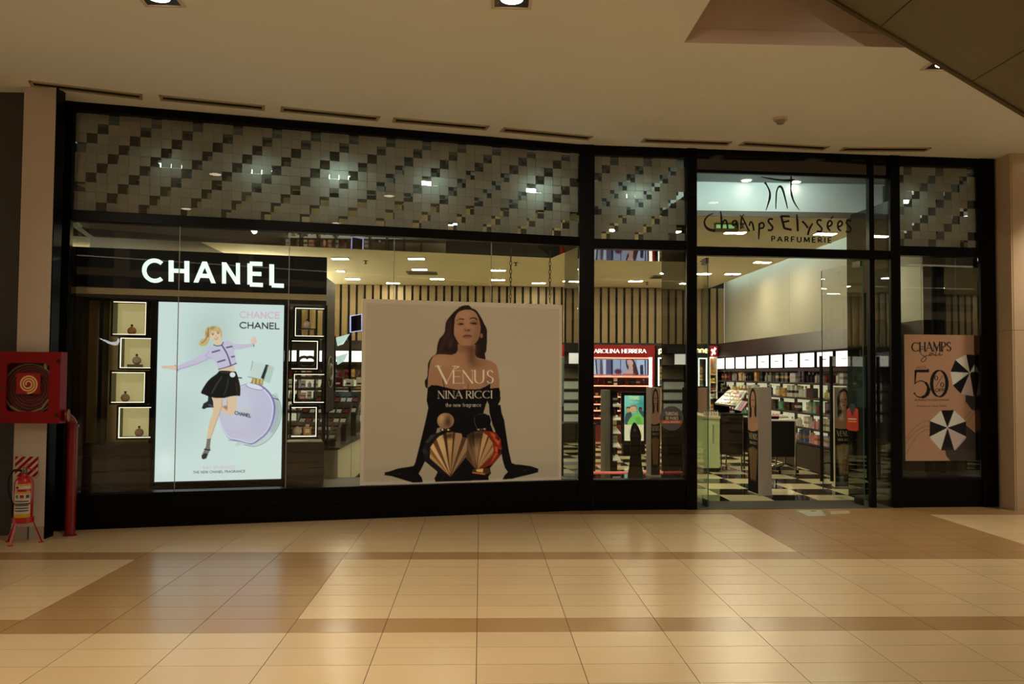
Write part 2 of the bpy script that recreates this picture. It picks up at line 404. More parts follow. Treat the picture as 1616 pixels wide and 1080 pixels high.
BRUSHED = mat('brushed_panel', (124, 112, 82), rough=.42, metal=.55, noise=((1.2, 14, 1.2), .10))
def schlick(name, tint, r0, rough=0.0):
    if name in MATS: return MATS[name]
    m = bpy.data.materials.new(name); m.use_nodes = True; nt = m.node_tree; nt.nodes.clear()
    out = nt.nodes.new('ShaderNodeOutputMaterial'); mx = nt.nodes.new('ShaderNodeMixShader')
    tr = nt.nodes.new('ShaderNodeBsdfTransparent'); tr.inputs[0].default_value = (*tint, 1)
    gl = nt.nodes.new('ShaderNodeBsdfGlossy'); gl.inputs['Roughness'].default_value = rough
    lw = nt.nodes.new('ShaderNodeLayerWeight'); lw.inputs[0].default_value = .5
    pw = nt.nodes.new('ShaderNodeMath'); pw.operation = 'POWER'; pw.inputs[1].default_value = 5
    ml = nt.nodes.new('ShaderNodeMath'); ml.operation = 'MULTIPLY_ADD'; ml.inputs[1].default_value = 1-r0; ml.inputs[2].default_value = r0
    nt.links.new(lw.outputs['Facing'], pw.inputs[0]); nt.links.new(pw.outputs[0], ml.inputs[0]); nt.links.new(ml.outputs[0], mx.inputs[0])
    nt.links.new(tr.outputs[0], mx.inputs[1]); nt.links.new(gl.outputs[0], mx.inputs[2]); nt.links.new(mx.outputs[0], out.inputs[0])
    MATS[name] = m; return m
GLASS = schlick('shop_glass', (.965, .98, .97), .03)
GREEN_EDGE = mat('glass_edge', (60, 110, 92), rough=.2)
def frosted(name, rgb, tl):
    m = bpy.data.materials.new(name); m.use_nodes = True; nt = m.node_tree; nt.nodes.clear()
    out = nt.nodes.new('ShaderNodeOutputMaterial'); mx = nt.nodes.new('ShaderNodeMixShader'); mx.inputs[0].default_value = tl
    df = nt.nodes.new('ShaderNodeBsdfDiffuse'); t = nt.nodes.new('ShaderNodeBsdfTranslucent')
    c = L3(rgb)
    oi = nt.nodes.new('ShaderNodeObjectInfo'); mr = nt.nodes.new('ShaderNodeMapRange'); mr.inputs['To Min'].default_value = .86; mr.inputs['To Max'].default_value = 1.14
    hs = nt.nodes.new('ShaderNodeHueSaturation'); hs.inputs['Color'].default_value = (*c, 1)
    nt.links.new(oi.outputs['Random'], mr.inputs['Value']); nt.links.new(mr.outputs[0], hs.inputs['Value']); nt.links.new(hs.outputs[0], df.inputs[0])
    t.inputs[0].default_value = (.78, .77, .70, 1)
    nt.links.new(df.outputs[0], mx.inputs[1]); nt.links.new(t.outputs[0], mx.inputs[2]); nt.links.new(mx.outputs[0], out.inputs[0]); return m
FROST = frosted('frosted_tile', (166, 162, 150), .5)
FROST2 = frosted('frosted_rear_tile', (64, 58, 50), .3)
# ---------------------------------------------------------------- mall floor
ROW0, RH, COL0, CW = 5.73, 0.3, -0.01, 0.6
floor = thing('floor', None, None, W, (0, 5, 0), kind='structure')
build(MB().box(-32, 32, -16, 10.62, -.12, -.0035), 'screed', GROUT, floor)
tl = shared(MB().box(-.2978, .2978, -.1478, .1478, -.012, 0), 'tile', TILE_L)
td = shared(MB().box(-.2978, .2978, -.1478, .1478, -.012, 0), 'tile', TILE_D)
def is_dark(i, j):      # column i from COL0, row j from ROW0
    if j in (-2+1, 6): return True
    if -5 <= i <= -3 and -1 <= j <= 6: return True
    if 5 <= i <= 8 and 6 <= j: return True
    if j >= 6+8: return True
    if (j+1) % 7 == 0 and j < 0: return True
    return False
seen, rest = [], ([], [])
for j in range(-70, 17):
    for i in range(-20, 20):
        x, y = COL0+(i+.5)*CW, ROW0+(j+.5)*RH
        for fr in (FA, FB):
            pass
        q = Vector((x, y, 0))
        wa = (q-FA.o).dot(FA.n); wb = (q-FB.o).dot(FB.n)
        if x < 1.25 and wa > .28: continue
        if x >= 1.25 and wb > .16: continue
        vis = False
        if y > 4.2:
            v = q-CAM; dz = v.dot(CF)
            px = 808+F*v.dot(CR)/dz; hw = F*.3/dz
            vis = -hw*1.2 < px < 1616+hw*1.2
        (seen if vis else rest[int(is_dark(i, j))]).append((y, i, j, x))
seen.sort()
for k, (y, i, j, x) in enumerate(seen):
    if k < 300: inst('tile', td if is_dark(i, j) else tl, floor, (x, y, 0))
    else: rest[int(is_dark(i, j))].append((y, i, j, x))
for lst, m in zip(rest, (TILE_L, TILE_D)):
    mb = MB()
    for y, i, j, x in lst: mb.box(x-.2978, x+.2978, y-.1478, y+.1478, -.012, 0)
    build(mb, 'tile_field', m, floor, kind='stuff')
# ---------------------------------------------------------------- mall ceiling, with the escalator well
CZ = 4.48
ceil = thing('ceiling', None, None, W, (0, 4, CZ), kind='structure')
hx0, hx1, hy0, hy1 = 1.70, 5.6, 1.2, 6.98
mb = MB()
mb.box(-12, hx0, 0.3, 10.7, CZ, CZ+.12); mb.box(hx1, 12, 0.3, 10.7, CZ, CZ+.12)
mb.box(hx0, hx1, hy1, 10.7, CZ, CZ+.12); mb.box(hx0, hx1, 0.3, hy0, CZ, CZ+.12)
build(mb, 'plasterboard', CEILM, ceil)
mb = MB(); e = .1; zt = CZ+2.4
mb.box(hx0-e, hx0, hy0-e, hy1+e, CZ+.12, zt); mb.box(hx1, hx1+e, hy0-e, hy1+e, CZ+.12, zt)
mb.box(hx0, hx1, hy1, hy1+e, CZ+.12, zt); mb.box(hx0, hx1, hy0-e, hy0, CZ+.12, zt)
mb.box(hx0, hx1, hy1-.006, hy1, CZ+.0005, CZ+.121); mb.box(hx0, hx0+.006, hy0, hy1-.006, CZ+.0005, CZ+.121)
build(mb, 'well_lining', mat('well_paint', (226, 206, 190), rough=.7, noise=(4, .06)), ceil)
build(MB().box(hx0-e, hx1+e, hy0-e, hy1+e, zt, zt+.1), 'well_top', mat('well_paint', (150, 132, 118)), ceil)
# linear slots along the shop front
slots = [((47,131),(225,152.5)), ((252,153.5),(418,170)), ((443,171.5),(598,187)), ((620,188.5),(770,201.5)), ((792,204),(932,217.5)), ((1014,221),(1152,226)), ((1170,226),(1304,233.5)), ((1328,235),(1465,235.5))]
where = ['first from the white column', 'second from the white column', 'third from the white column', 'fourth from the white column', 'fifth, ending at the corner post', 'first past the corner post', 'over the shop name', 'over the sale poster']
SLOTM = mat('slot_dark', (104, 96, 74), rough=.6); RIMM = mat('slot_rim', (176, 160, 134), rough=.5)
for k, (a, b) in enumerate(slots):
    xa, ya = onz(*a, CZ); xb, yb = onz(*b, CZ)
    cx, cy = (xa+xb)/2, (ya+yb)/2; an = math.degrees(math.atan2(yb-ya, xb-xa)); ln = math.hypot(xb-xa, yb-ya)
    fr = Frame(cx, cy, an)
    t = thing('air_slot', 'narrow dark air slot in the mall ceiling, '+where[k], 'vent', fr, (0, 0, CZ-.012), 'air slots along the shop front')
    h = .085
    mb = MB(); mb.box(-ln/2, ln/2, -h, -h+.018, CZ-.012, CZ); mb.box(-ln/2, ln/2, h-.018, h, CZ-.012, CZ)
    mb.box(-ln/2, -ln/2+.03, -h, h, CZ-.012, CZ); mb.box(ln/2-.03, ln/2, -h, h, CZ-.012, CZ)
    build(mb, 'rim', RIMM, t)
    build(MB().box(-ln/2+.03, ln/2-.03, -h+.018, h-.018, CZ-.003, CZ), 'slot', SLOTM, t)
    build(MB().box(-ln/2+.03, ln/2-.03, -.006, .006, CZ-.011, CZ-.003), 'vane', BLACK, t)
# downlights of the mall: square recessed cans with one lamp each
LAMPC = (1.0, .80, .55)
def downlight(x, y, label, first=None, watts=MALL_W):
    if first is None:
        t = thing('downlight', label, 'ceiling light', W, (x, y, CZ-.012), 'square downlights of the mall')
        mb = MB(); a, b = .155, .13
        mb.box(x-a, x+a, y-a, y-b, CZ-.012, CZ-.0005); mb.box(x-a, x+a, y+b, y+a, CZ-.012, CZ-.0005)
        mb.box(x-a, x-b, y-b, y+b, CZ-.012, CZ-.0005); mb.box(x+b, x+a, y-b, y+b, CZ-.012, CZ-.0005)
        build(mb, 'trim_ring', mat('downlight_trim', (205, 190, 165), rough=.4), t)
        build(MB().box(x-b, x+b, y-b, y+b, CZ-.006, CZ-.001), 'housing', mat('downlight_inside', (22, 20, 18), rough=.3), t)
        build(MB().lathe([(.03, -.012), (.07, -.006), (.085, 0)], 20, (x, y, CZ-.006)), 'lamp', emat('downlight_lamp', LAMPC, 10.0), t, smooth=True)
    else:
        t = copy_tree(first, loc=(x, y, CZ-.012)); t['label'] = label
    ld = bpy.data.lights.new('downlight_beam', 'SPOT'); ld.energy = watts; ld.color = WARM; ld.spot_size = math.radians(94); ld.spot_blend = 1.0; ld.shadow_soft_size = .07
    lo = bpy.data.objects.new('downlight_beam', ld); COL.objects.link(lo); lo.parent = t; lo.location = (0, 0, -.09)
    return t
d0 = downlight(-2.46, 6.33, 'square downlight cut by the top edge, above the lit woman poster')
downlight(.21, 6.22, 'square downlight cut by the top edge, nearest the middle', d0)
downlight(4.17, 7.32, 'square downlight half hidden behind the escalator edge', d0)
for gx, gy in [(-5.1, 3.4), (-2.46, 3.4), (.21, 3.4), (-7.7, 3.4), (7.3, 9.6)]:
    downlight(gx, gy, 'square mall downlight beyond the picture edge', d0, MALL_W*(.42 if gy < 5 else .5))
def added_spot(x, y, tx, ty, tz):  # spots added out of view to brighten the posters and shop front
    t = thing('added_spotlight', 'added unseen ceiling spot lighting the shop front, beyond the picture edge', 'ceiling light', W, (x, y, CZ-.16), 'added spots lighting the shop front')
    build(MB().lathe([(.05, -.002), (.05, 0)], 16, (x, y, CZ)), 'rose', BLACK, t, smooth=True)
    dr = (Vector((tx, ty, tz))-Vector((x, y, CZ-.14))).normalized(); p = Vector((x, y, CZ-.14))
    build(MB().tube([(x, y, CZ-.003), p-dr*.02], .012, 8), 'stem', BLACK, t, smooth=True)
    build(MB().tube([p-dr*.08, p+dr*.07], [.045, .055], 16), 'head', BLACK, t, smooth=True)
    build(MB().tube([p+dr*.0705, p+dr*.073], .03, 16), 'lamp', emat('added_spot_lamp', LAMPC, 1.5), t)
    ld = bpy.data.lights.new('added_spot_beam', 'SPOT'); ld.energy = SPOT_W; ld.color = WARM; ld.spot_size = math.radians(52); ld.spot_blend = .9; ld.shadow_soft_size = .05
    lo = bpy.data.objects.new('added_spot_beam', ld); COL.objects.link(lo); lo.parent = t
    lo.location = (p+dr*.14)-t.location; lo.rotation_euler = dr.to_track_quat('-Z', 'Y').to_euler()
for x, tx, ty in ((-3.6, -1.9, 9.3), (-1.2, -.2, 9.6), (1.3, 2.2, 10.0), (1.6, 4.6, 10.3)): added_spot(x, 2.7, tx, ty, 1.7)
t = thing('smoke_detector', 'small round white smoke detector on the mall ceiling above the entrance', 'detector', W, (3.26, 8.98, CZ-.075))
build(MB().lathe([(.075, -.03), (.078, 0)], 20, (3.26, 8.98, CZ)), 'base', mat('detector_white', (190, 175, 150), rough=.5), t, smooth=True)
build(MB().lathe([(.018, -.075), (.035, -.07), (.05, -.045), (.05, -.03)], 20, (3.26, 8.98, CZ)), 'head', mat('detector_grey', (130, 118, 98), rough=.5), t, smooth=True)
# ---------------------------------------------------------------- escalator underside
t = thing('escalator', 'underside of an escalator clad in dark metal panels, crossing the upper right corner', 'escalator', W, (4.4, 5.6, 2.6))
sl = math.tan(math.radians(29.9)); P0 = (3.41, 4.283)
def ez(x): return P0[1]-(x-P0[0])*sl
EY0, EY1 = 5.0, 6.5
def sloped(x0, x1, y0, y1, o0, o1):
    return MB().hexa([(x0,y0,ez(x0)+o0),(x1,y0,ez(x1)+o0),(x1,y1,ez(x1)+o0),(x0,y1,ez(x0)+o0),(x0,y0,ez(x0)+o1),(x1,y0,ez(x1)+o1),(x1,y1,ez(x1)+o1),(x0,y1,ez(x0)+o1)])
joints = [2.36, 3.17-.01, 3.90, 4.64, 5.38, 6.12, 6.86]
for a, b in zip(joints[:-1], joints[1:]):
    build(sloped(a+.004, b-.004, EY0+.02, EY1-.035, .012, .04), 'underside_panel', BRUSHED, t)
build(sloped(joints[0], joints[-1], EY0, EY1, .04, .9), 'truss_casing', mat('escalator_side', (80, 70, 50), rough=.5, metal=.3), t)
build(sloped(joints[0], joints[-1], EY1-.03, EY1+.012, -.004, .045), 'edge_trim', mat('escalator_trim', (92, 78, 48), rough=.4, metal=.5), t)
build(sloped(joints[0], joints[-1], EY0-.012, EY0+.02, -.004, .045), 'edge_trim', mat('escalator_trim'), t)
# ---------------------------------------------------------------- left: dark wall, white column; right: marble column
build(MB().box(-12, -4.575, 8.62, 8.9, 0, CZ), 'wall_left', CHAR, kind='structure')
col = thing('trim_1', None, None, W, (-4.42, 8.8, 0), kind='structure')
build(MB().box(-4.575, -4.262, 8.44, 8.60, .12, CZ), 'shaft', PAPERW, col)
build(MB().box(-4.2615, -4.250, 8.442, 8.602, .0, CZ), 'black_side', BLACK, col)
build(MB().box(-4.60, -4.40, 8.601, 8.80, 0, CZ), 'black_infill', BLACK, col)
build(MB().box(-4.578, -4.42, 8.436, 8.60, 0, .118), 'skirting_tile', mat('skirting', (170, 158, 140), rough=.4), col)
build(MB().box(-4.405, -4.2625, 8.436, 8.60, 0, .118), 'skirting_tile', mat('skirting'), col)
MARB = mat('beige_marble', (196, 172, 142), rough=.25, noise=(2.2, .09))
col = thing('trim_2', None, None, W, (7.2, 10.4, 0), kind='structure')
for k, (a, b) in enumerate([(0, .02), (.022, 2.24), (2.244, CZ)]):
    build(MB().box(6.645, 6.663 if k else 6.663, 10.24, 10.9, a, b), 'marble_slab', MARB, col)
    build(MB().box(6.665, 9.0, 10.235, 10.9, a, b), 'marble_slab', MARB, col)
# ---------------------------------------------------------------- shop front A (left run) and B (entrance run)
JA = [0.03]+[FA.px(x, 330, .05)[0] for x in (285, 458, 623, 776)]+[5.67]
LEN_A = 5.727
ZB, ZL0, ZL1, ZT = .37, 3.225, 3.335, 4.385
wf = thing('wall_front', None, None, FA, (2.9, .5, 0), kind='structure')
build(MB().box(-.14, 5.70, -.02, .16, .335, ZB), 'sill', BLACK, wf, bevel=.006)
build(MB().box(-.14, 5.70, 0, 1.12, 0, .334), 'plinth', BLACK, wf)
build(MB().box(-.14, 5.70, -.012, 0, .02, .18), 'kick_board', BLACK, wf)
build(MB().box(-.14, .02, -.02, .12, 0, CZ), 'end_post', BLACK, wf, bevel=.006)
build(MB().box(-.16, -.02, .12, 1.12, 0, 3.2), 'glossy_return', GLOSS, wf)
build(MB().box(.02, 5.68, -.015, .12, ZL0, ZL1), 'lintel', BLACK, wf, bevel=.006)
build(MB().box(.02, 5.68, .12, 1.14, ZL0, ZL0+.06), 'soffit_box', GLOSS, wf)
build(MB().box(-.02, 5.70, -.015, .10, ZT, CZ-.001), 'head_rail', BLACK, wf, bevel=.006)
wg = thing('wall_front', None, None, FB, (2.7, .5, 0), kind='structure')
DB0, DB1 = FB.px(1099, 600, 0)[0], FB.px(1406, 600, 0)[0]
MU0, MU1 = FB.px(1369, 330, .03)[0], FB.px(1377, 330, .03)[0]
P20 = FB.px(1083, 600, 0)[0]; P31 = FB.px(1421, 600, 0)[0]; E0 = FB.px(1548, 600, 0)[0]
build(MB().box(-.06, .122, .021, 1.1, 0, CZ), 'corner_post', GLOSS, wg)
build(MB().box(-.062, .124, -.03, .02, 0, CZ), 'post_facing', BLACK, wg, bevel=.006)
build(MB().box(.122, P20, -.02, .16, .335, ZB), 'sill', BLACK, wg, bevel=.006)
build(MB().box(.122, P20, 0, 1.1, 0, .334), 'plinth', BLACK, wg)
build(MB().box(P20, DB0, .021, 1.1, 0, 3.9), 'door_post', GLOSS, wg)
build(MB().box(P20-.002, DB0+.002, -.03, .02, 0, 3.899), 'post_facing', BLACK, wg, bevel=.006)
build(MB().box(P20, DB0, -.03, .1, 3.9, CZ-.001), 'door_post', BLACK, wg)
build(MB().box(DB1, P31, .021, 1.1, 0, 3.9), 'door_post', GLOSS, wg)
build(MB().box(DB1-.002, P31+.002, -.03, .02, 0, 3.899), 'post_facing', BLACK, wg, bevel=.006)
build(MB().box(DB1, P31, -.03, .1, 3.9, CZ-.001), 'door_post', BLACK, wg)
build(MB().box(P31, E0, -.02, .16, .335, ZB), 'sill', BLACK, wg, bevel=.006)
build(MB().box(P31, E0, 0, 1.1, 0, .334), 'plinth', BLACK, wg)
build(MB().box(E0, 5.37, .021, 1.1, 0, CZ-.001), 'end_post', GLOSS, wg)
build(MB().box(E0-.002, 5.37, -.03, .02, 0, CZ-.001), 'post_facing', BLACK, wg, bevel=.006)
for a, b in ((.122, P20), (P31, E0)):
    build(MB().box(a, b, -.015, .12, 3.20, 3.32), 'lintel', BLACK, wg, bevel=.006)
    build(MB().box(a, b, .12, 1.1, 3.21, 3.27), 'soffit_box', GLOSS, wg)
    build(MB().box(a, b, -.015, .10, 4.36, CZ-.001), 'head_rail', BLACK, wg, bevel=.006)
build(MB().box(DB0, DB1, -.015, .10, 3.145, 3.255), 'transom_bar', BLACK, wg, bevel=.006)
build(MB().box(DB0, DB1, .0, .06, 4.185, 4.225), 'upper_bar', BLACK, wg, bevel=.004)
build(MB().box(DB0, DB1, .02, .045, 4.225, 4.42), 'dark_strip', GLOSS, wg)
build(MB().box(DB0, DB1, -.015, .10, 4.42, CZ-.001), 'head_rail', BLACK, wg, bevel=.006)
build(MB().box(MU0, MU1, -.01, .07, 0, 4.42), 'mullion', BLACK, wg, bevel=.004)
# shop windows
n = 1
w1 = thing('window_1', None, None, FA, (2.85, .05, ZB), kind='structure')
for a, b in zip(JA[:-1], JA[1:]):
    build(MB().box(a+.002, b-.002, .045, .055, ZB, ZL0), 'pane', GLASS, w1)
for a in JA[1:-1]: build(MB().box(a-.004, a+.004, .043, .057, ZB, ZL0), 'joint_bead', mat('clear_silicone', (150, 148, 140), rough=.4), w1)
for k, (a, b) in enumerate(((.122, P20), (P31, E0))):
    ww = thing('window_%d' % (k+2), None, None, FB, ((a+b)/2, .05, ZB), kind='structure')
    build(MB().box(a, b, .045, .055, ZB, 3.2), 'pane', GLASS, ww)
ww = thing('window_4', None, None, FB, ((DB0+DB1)/2, .03, 3.25), kind='structure')
build(MB().box(DB0, MU0, .025, .035, 3.255, 4.185), 'pane', GLASS, ww)
build(MB().box(MU1, DB1, .025, .035, 3.255, 4.185), 'pane', GLASS, ww)
build(MB().box(MU1, DB1, .025, .035, .01, 3.145), 'pane', GLASS, ww)
# mosaic screens above the windows: frosted squares with open squares between them, over a second screen
def mosaic(fr, u0, u1, z0, z1, ncol, nrow, ph, label):
    t = thing('mosaic_screen', label, 'screen', fr, ((u0+u1)/2, .05, z0), 'mosaic screens above the shop windows')
    build(MB().box(u0+.002, u1-.002, .03, .036, z0, z1), 'cover_glass', GLASS, t)
    cw, ch = (u1-u0)/ncol, (z1-z0)/nrow
    me = shared(MB().box(-cw/2+.0012, cw/2-.0012, 0, .005, -ch/2+.0012, ch/2-.0012), 'square', FROST)
    rear = MB()
    for r in range(nrow):
        for c in range(ncol):
            cc = c+ph
            hole = ((r//2+cc//2) % 2 == 1) and (r % 2 != cc % 2)
            p = (u0+(c+.5)*cw, z1-(r+.5)*ch)
            if not hole: inst('square', me, t, (p[0], .06+(.004 if (r//2+cc//2) % 2 else 0), p[1]))
            k = R0.random()
            if not (hole) :
                x0, y0 = p[0]+.03, p[1]+.035
                rear.box(x0-cw/2, x0+cw/2, .42, .424, y0-ch/2, y0+ch/2)
    build(rear, 'rear_screen', FROST2, t, kind='stuff'); return t
names = ['dim mosaic screen of frosted squares at the left end of the band', 'second mosaic screen of frosted squares from the left', 'third mosaic screen of frosted squares from the left, brightly lit spots', 'fourth mosaic screen of frosted squares from the left', 'fifth mosaic screen of frosted squares, ending at the corner post']
ph = 0
for k, (a, b) in enumerate(zip(JA[:-1], JA[1:])):
    nc = max(8, round((b-a)/.107)); mosaic(FA, a, b, ZL1, ZT, nc, 10, ph, names[k]); ph += nc
mosaic(FB, .125, P20, 3.32, 4.36, 11, 10, 1, 'square mosaic screen between the corner post and the entrance')
mosaic(FB, P31, E0, 3.32, 4.36, 10, 10, 2, 'mosaic screen at the right end above the sale poster')
# ---------------------------------------------------------------- the shop's shell
XL, XR, YB, SZ = -4.5, 6.19, 21.1, 3.86
sf = thing('floor', None, None, W, (1, 16, 0), kind='structure')
build(MB().box(XL-.42, XR+.5, 8.6, YB+.1, -.12, -.014), 'screed', GROUT, sf)
tc = shared(MB().box(-.2985, .2985, -.2985, .2985, -.014, 0), 'tile', mat('cream_tile', (216, 204, 160), rough=.06, var=.04, noise=(5, .03)))
tk = shared(MB().box(-.2985, .2985, -.2985, .2985, -.014, 0), 'tile', mat('black_tile', (26, 25, 20), rough=.05, var=.04, noise=(5, .1)))
for j in range(17):
    for i in range(18):
        x, y = XL+.3+i*.6, 10.95+(j+.5)*.6
        if x > XR-.05: continue
        inst('tile', tc if (i+j) % 2 else tk, sf, (x, y, 0))
mb = MB()
for (a, b) in ((-4.5, 1.2),):
    mb.hexa([tuple(FA.w(-.16, 1.12, z)) if k == 0 else tuple(FA.w(5.7, 1.12, z)) if k == 1 else (1.5, 10.95, z) if k == 2 else (XL, 10.95, z) for z in (-.013, -.0005) for k in range(4)])
build(mb, 'tile_edge', mat('black_tile'), sf)
build(MB().box(1.3, 6.7, 11.3-.35, 10.96, -.013, -.0005) if False else MB().box(1.25, XR, 10.93, 10.951, -.013, -.0005), 'tile_edge', mat('black_tile'), sf)
mm = thing('entrance_mat', 'dark grey carpet mat recessed in the shop entrance', 'mat', FB, (2.75, .45, 0))
build(MB().box(DB0, DB1, -.02, .62, -.008, .004), 'carpet', mat('mat_carpet', (62, 57, 47), rough=.95, noise=(60, .25), bump=.3), mm)
build(MB().box(DB0, DB1, -.035, -.02, -.008, .006), 'threshold_strip', mat('dull_metal', (90, 80, 66), rough=.5, metal=.6), mm)
# shop ceiling slab with an open cove along the right wall
q1, q2 = FA.w(-.2, 1.2, 0), FA.w(5.6, 1.2, 0)
front = [(q1.x, q1.y), (q2.x, q2.y), (1.35, 11.45), (5.78, 11.45)]
sc_ = thing('ceiling', None, None, W, (1, 16, SZ), kind='structure')
SHCEIL = mat('shop_ceiling_paint', (240, 228, 192), rough=.8, noise=(1.5, .02))
build(MB().prism(front+[(5.78, YB), (XL-.3, YB), (XL-.3, q1.y)], SZ, SZ+.07), 'plasterboard', SHCEIL, sc_)
EDGE = MB()
for (a, b) in zip(front[:-1], front[1:]):
    EDGE.hexa([(a[0],a[1]-.012,SZ-.004),(b[0],b[1]-.012,SZ-.004),(b[0],b[1]-.001,SZ-.004),(a[0],a[1]-.001,SZ-.004),(a[0],a[1]-.012,SZ+.075),(b[0],b[1]-.012,SZ+.075),(b[0],b[1]-.001,SZ+.075),(a[0],a[1]-.001,SZ+.075)])
build(EDGE, 'edge_strip', mat('edge_brown', (112, 98, 84), rough=.6), sc_)
VOIDW = mat('void_white', (225, 228, 222), rough=.7)
mb = MB()
for (a, b) in zip(front[:-1], front[1:]):
    mb.hexa([(a[0],a[1],SZ+.071),(b[0],b[1],SZ+.071),(b[0],b[1]+.06,SZ+.071),(a[0],a[1]+.06,SZ+.071),(a[0],a[1],4.36),(b[0],b[1],4.36),(b[0],b[1]+.06,4.36),(a[0],a[1]+.06,4.36)])
build(mb, 'bulkhead', VOIDW, sc_)
vz = 4.34
q0, q3 = FA.w(-.15, .11, 0), FA.w(5.7, .11, 0)
p0, p3 = FB.w(.0, .11, 0), FB.w(5.37, .11, 0)
build(MB().prism([(q0.x, q0.y), (q3.x, q3.y), (p3.x, p3.y), (6.75, 11.45), (1.35, 11.46), (q2.x, q2.y+.01), (q1.x, q1.y+.01)], vz, vz+.03), 'void_ceiling', mat('void_grey', (120, 126, 124), rough=.6), sc_)
# walls of the shop
wr = thing('wall_right', None, None, W, (XR+.1, 16, 0), kind='structure')
yy = 11.5
for b in (14.1, 16.6, 19.1, YB):
    build(MB().box(XR, XR+.12, yy, b-.004, 2.45, 4.3), 'wall_panel', mat('shop_white_wall', (150, 146, 130), rough=.6), wr); yy = b
build(MB().box(XR+.001, XR+.12, 11.5, YB, 0, 2.449), 'lower_wall', DARKBR, wr)
build(MB().box(5.78, XR+.12, 11.45, YB, 4.3, 4.34), 'cove_top', VOIDW, wr)
build(MB().box(5.70, 5.76, 11.6, YB-.3, SZ+.072, SZ+.10), 'cove_lamp', emat('cove_lamp_light', COOL, 22.0), wr)
wl = build(MB().box(XL-.42, XL-.30, 9.4, YB, 0, 4.34), 'wall_left', DARKBR, kind='structure')
build(MB().box(XL-.299, XL+.14, 11.5, YB-.3, 3.2, 3.24), 'added_cove_shelf', WHITE, wl)
build(MB().box(XL+.03, XL+.09, 16.0, YB-.4, 3.241, 3.27), 'cove_lamp', emat('added_cove_light', SHOPC, 85.0), wl)  # added unseen strip on its own shelf, brightens the shop ceiling
wb = thing('wall_back', None, None, W, (1, YB+.05, 0), kind='structure')
build(MB().box(XL-.42, XR, YB+.02, YB+.14, 0, 4.3), 'backing', mat('slat_backing', (14, 11, 8), rough=.7), wb)
SLAT = mat('slat_wood', (128, 108, 74), rough=.5, var=.08, noise=((9, 9, 1.2), .12))
ns = 54; pit = (XR-XL)/ns
ms = shared(MB().box(-pit*.35, pit*.35, -.06, .02, 2.45, SZ), 'slat', SLAT)
for k in range(ns): inst('slat', ms, wb, (XL+(k+.5)*pit, YB, 0))
build(MB().box(XL, XR, YB-.10, YB+.02, 2.36, 2.45), 'ledge', mat('dark_ledge', (26, 22, 18), rough=.4), wb)
# cool tubes in the void behind the mosaics
def tube_lamp(fr, u, w, z, ln, label, s):
    t = thing('tube_lamp', label, 'lamp', fr, (u, w, z-.03), 'tube lamps in the void behind the mosaics')
    build(MB().tube([(u-ln/2, w, z), (u+ln/2, w, z)], .02, 8), 'tube', emat('tube_light_%g' % s, COOL, s), t, smooth=True)
    build(MB().box(u-ln/2-.02, u+ln/2+.02, w-.03, w+.03, z+.021, z+.05), 'batten', WHITE, t); return t
spots = [(.95, 9), (1.9, 18), (2.78, 40), (3.85, 26), (5.15, 44)]
for k, (u, s) in enumerate(spots): tube_lamp(FA, u, .28, 3.93, .22, 'short cool tube lamp glowing behind the mosaic band, '+('leftmost', 'second from left', 'third from left', 'fourth from left', 'nearest the corner post')[k], s)
tube_lamp(FB, .68, .28, 3.92, .22, 'short cool tube lamp glowing behind the mosaic left of the entrance', 40)
tube_lamp(FB, 4.3, .28, 3.95, .14, 'short cool tube lamp glowing behind the mosaic right of the entrance', 14)
tube_lamp(FB, 2.4, .2, 4.26, 1.7, 'long cool tube lamp behind the header of the entrance', 44)
for k, u in enumerate((1.95, 2.60)):
    x, z = FB.px((1180, 1258)[k], 273, .9)
    q = FB.w(x, .95, 0)
    t = thing('void_downlight', 'small round downlight above the shop name, '+('the left one' if k == 0 else 'the right one'), 'ceiling light', W, (q.x, q.y, vz-.02), 'downlights above the shop name')
    build(MB().lathe([(.07, -.012), (.085, 0)], 20, (q.x, q.y, vz)), 'ring', WHITE, t, smooth=True)
    build(MB().lathe([(.03, -.02), (.065, -.013)], 20, (q.x, q.y, vz)), 'lamp', emat('void_lamp', (1, .92, .8), 12), t, smooth=True)
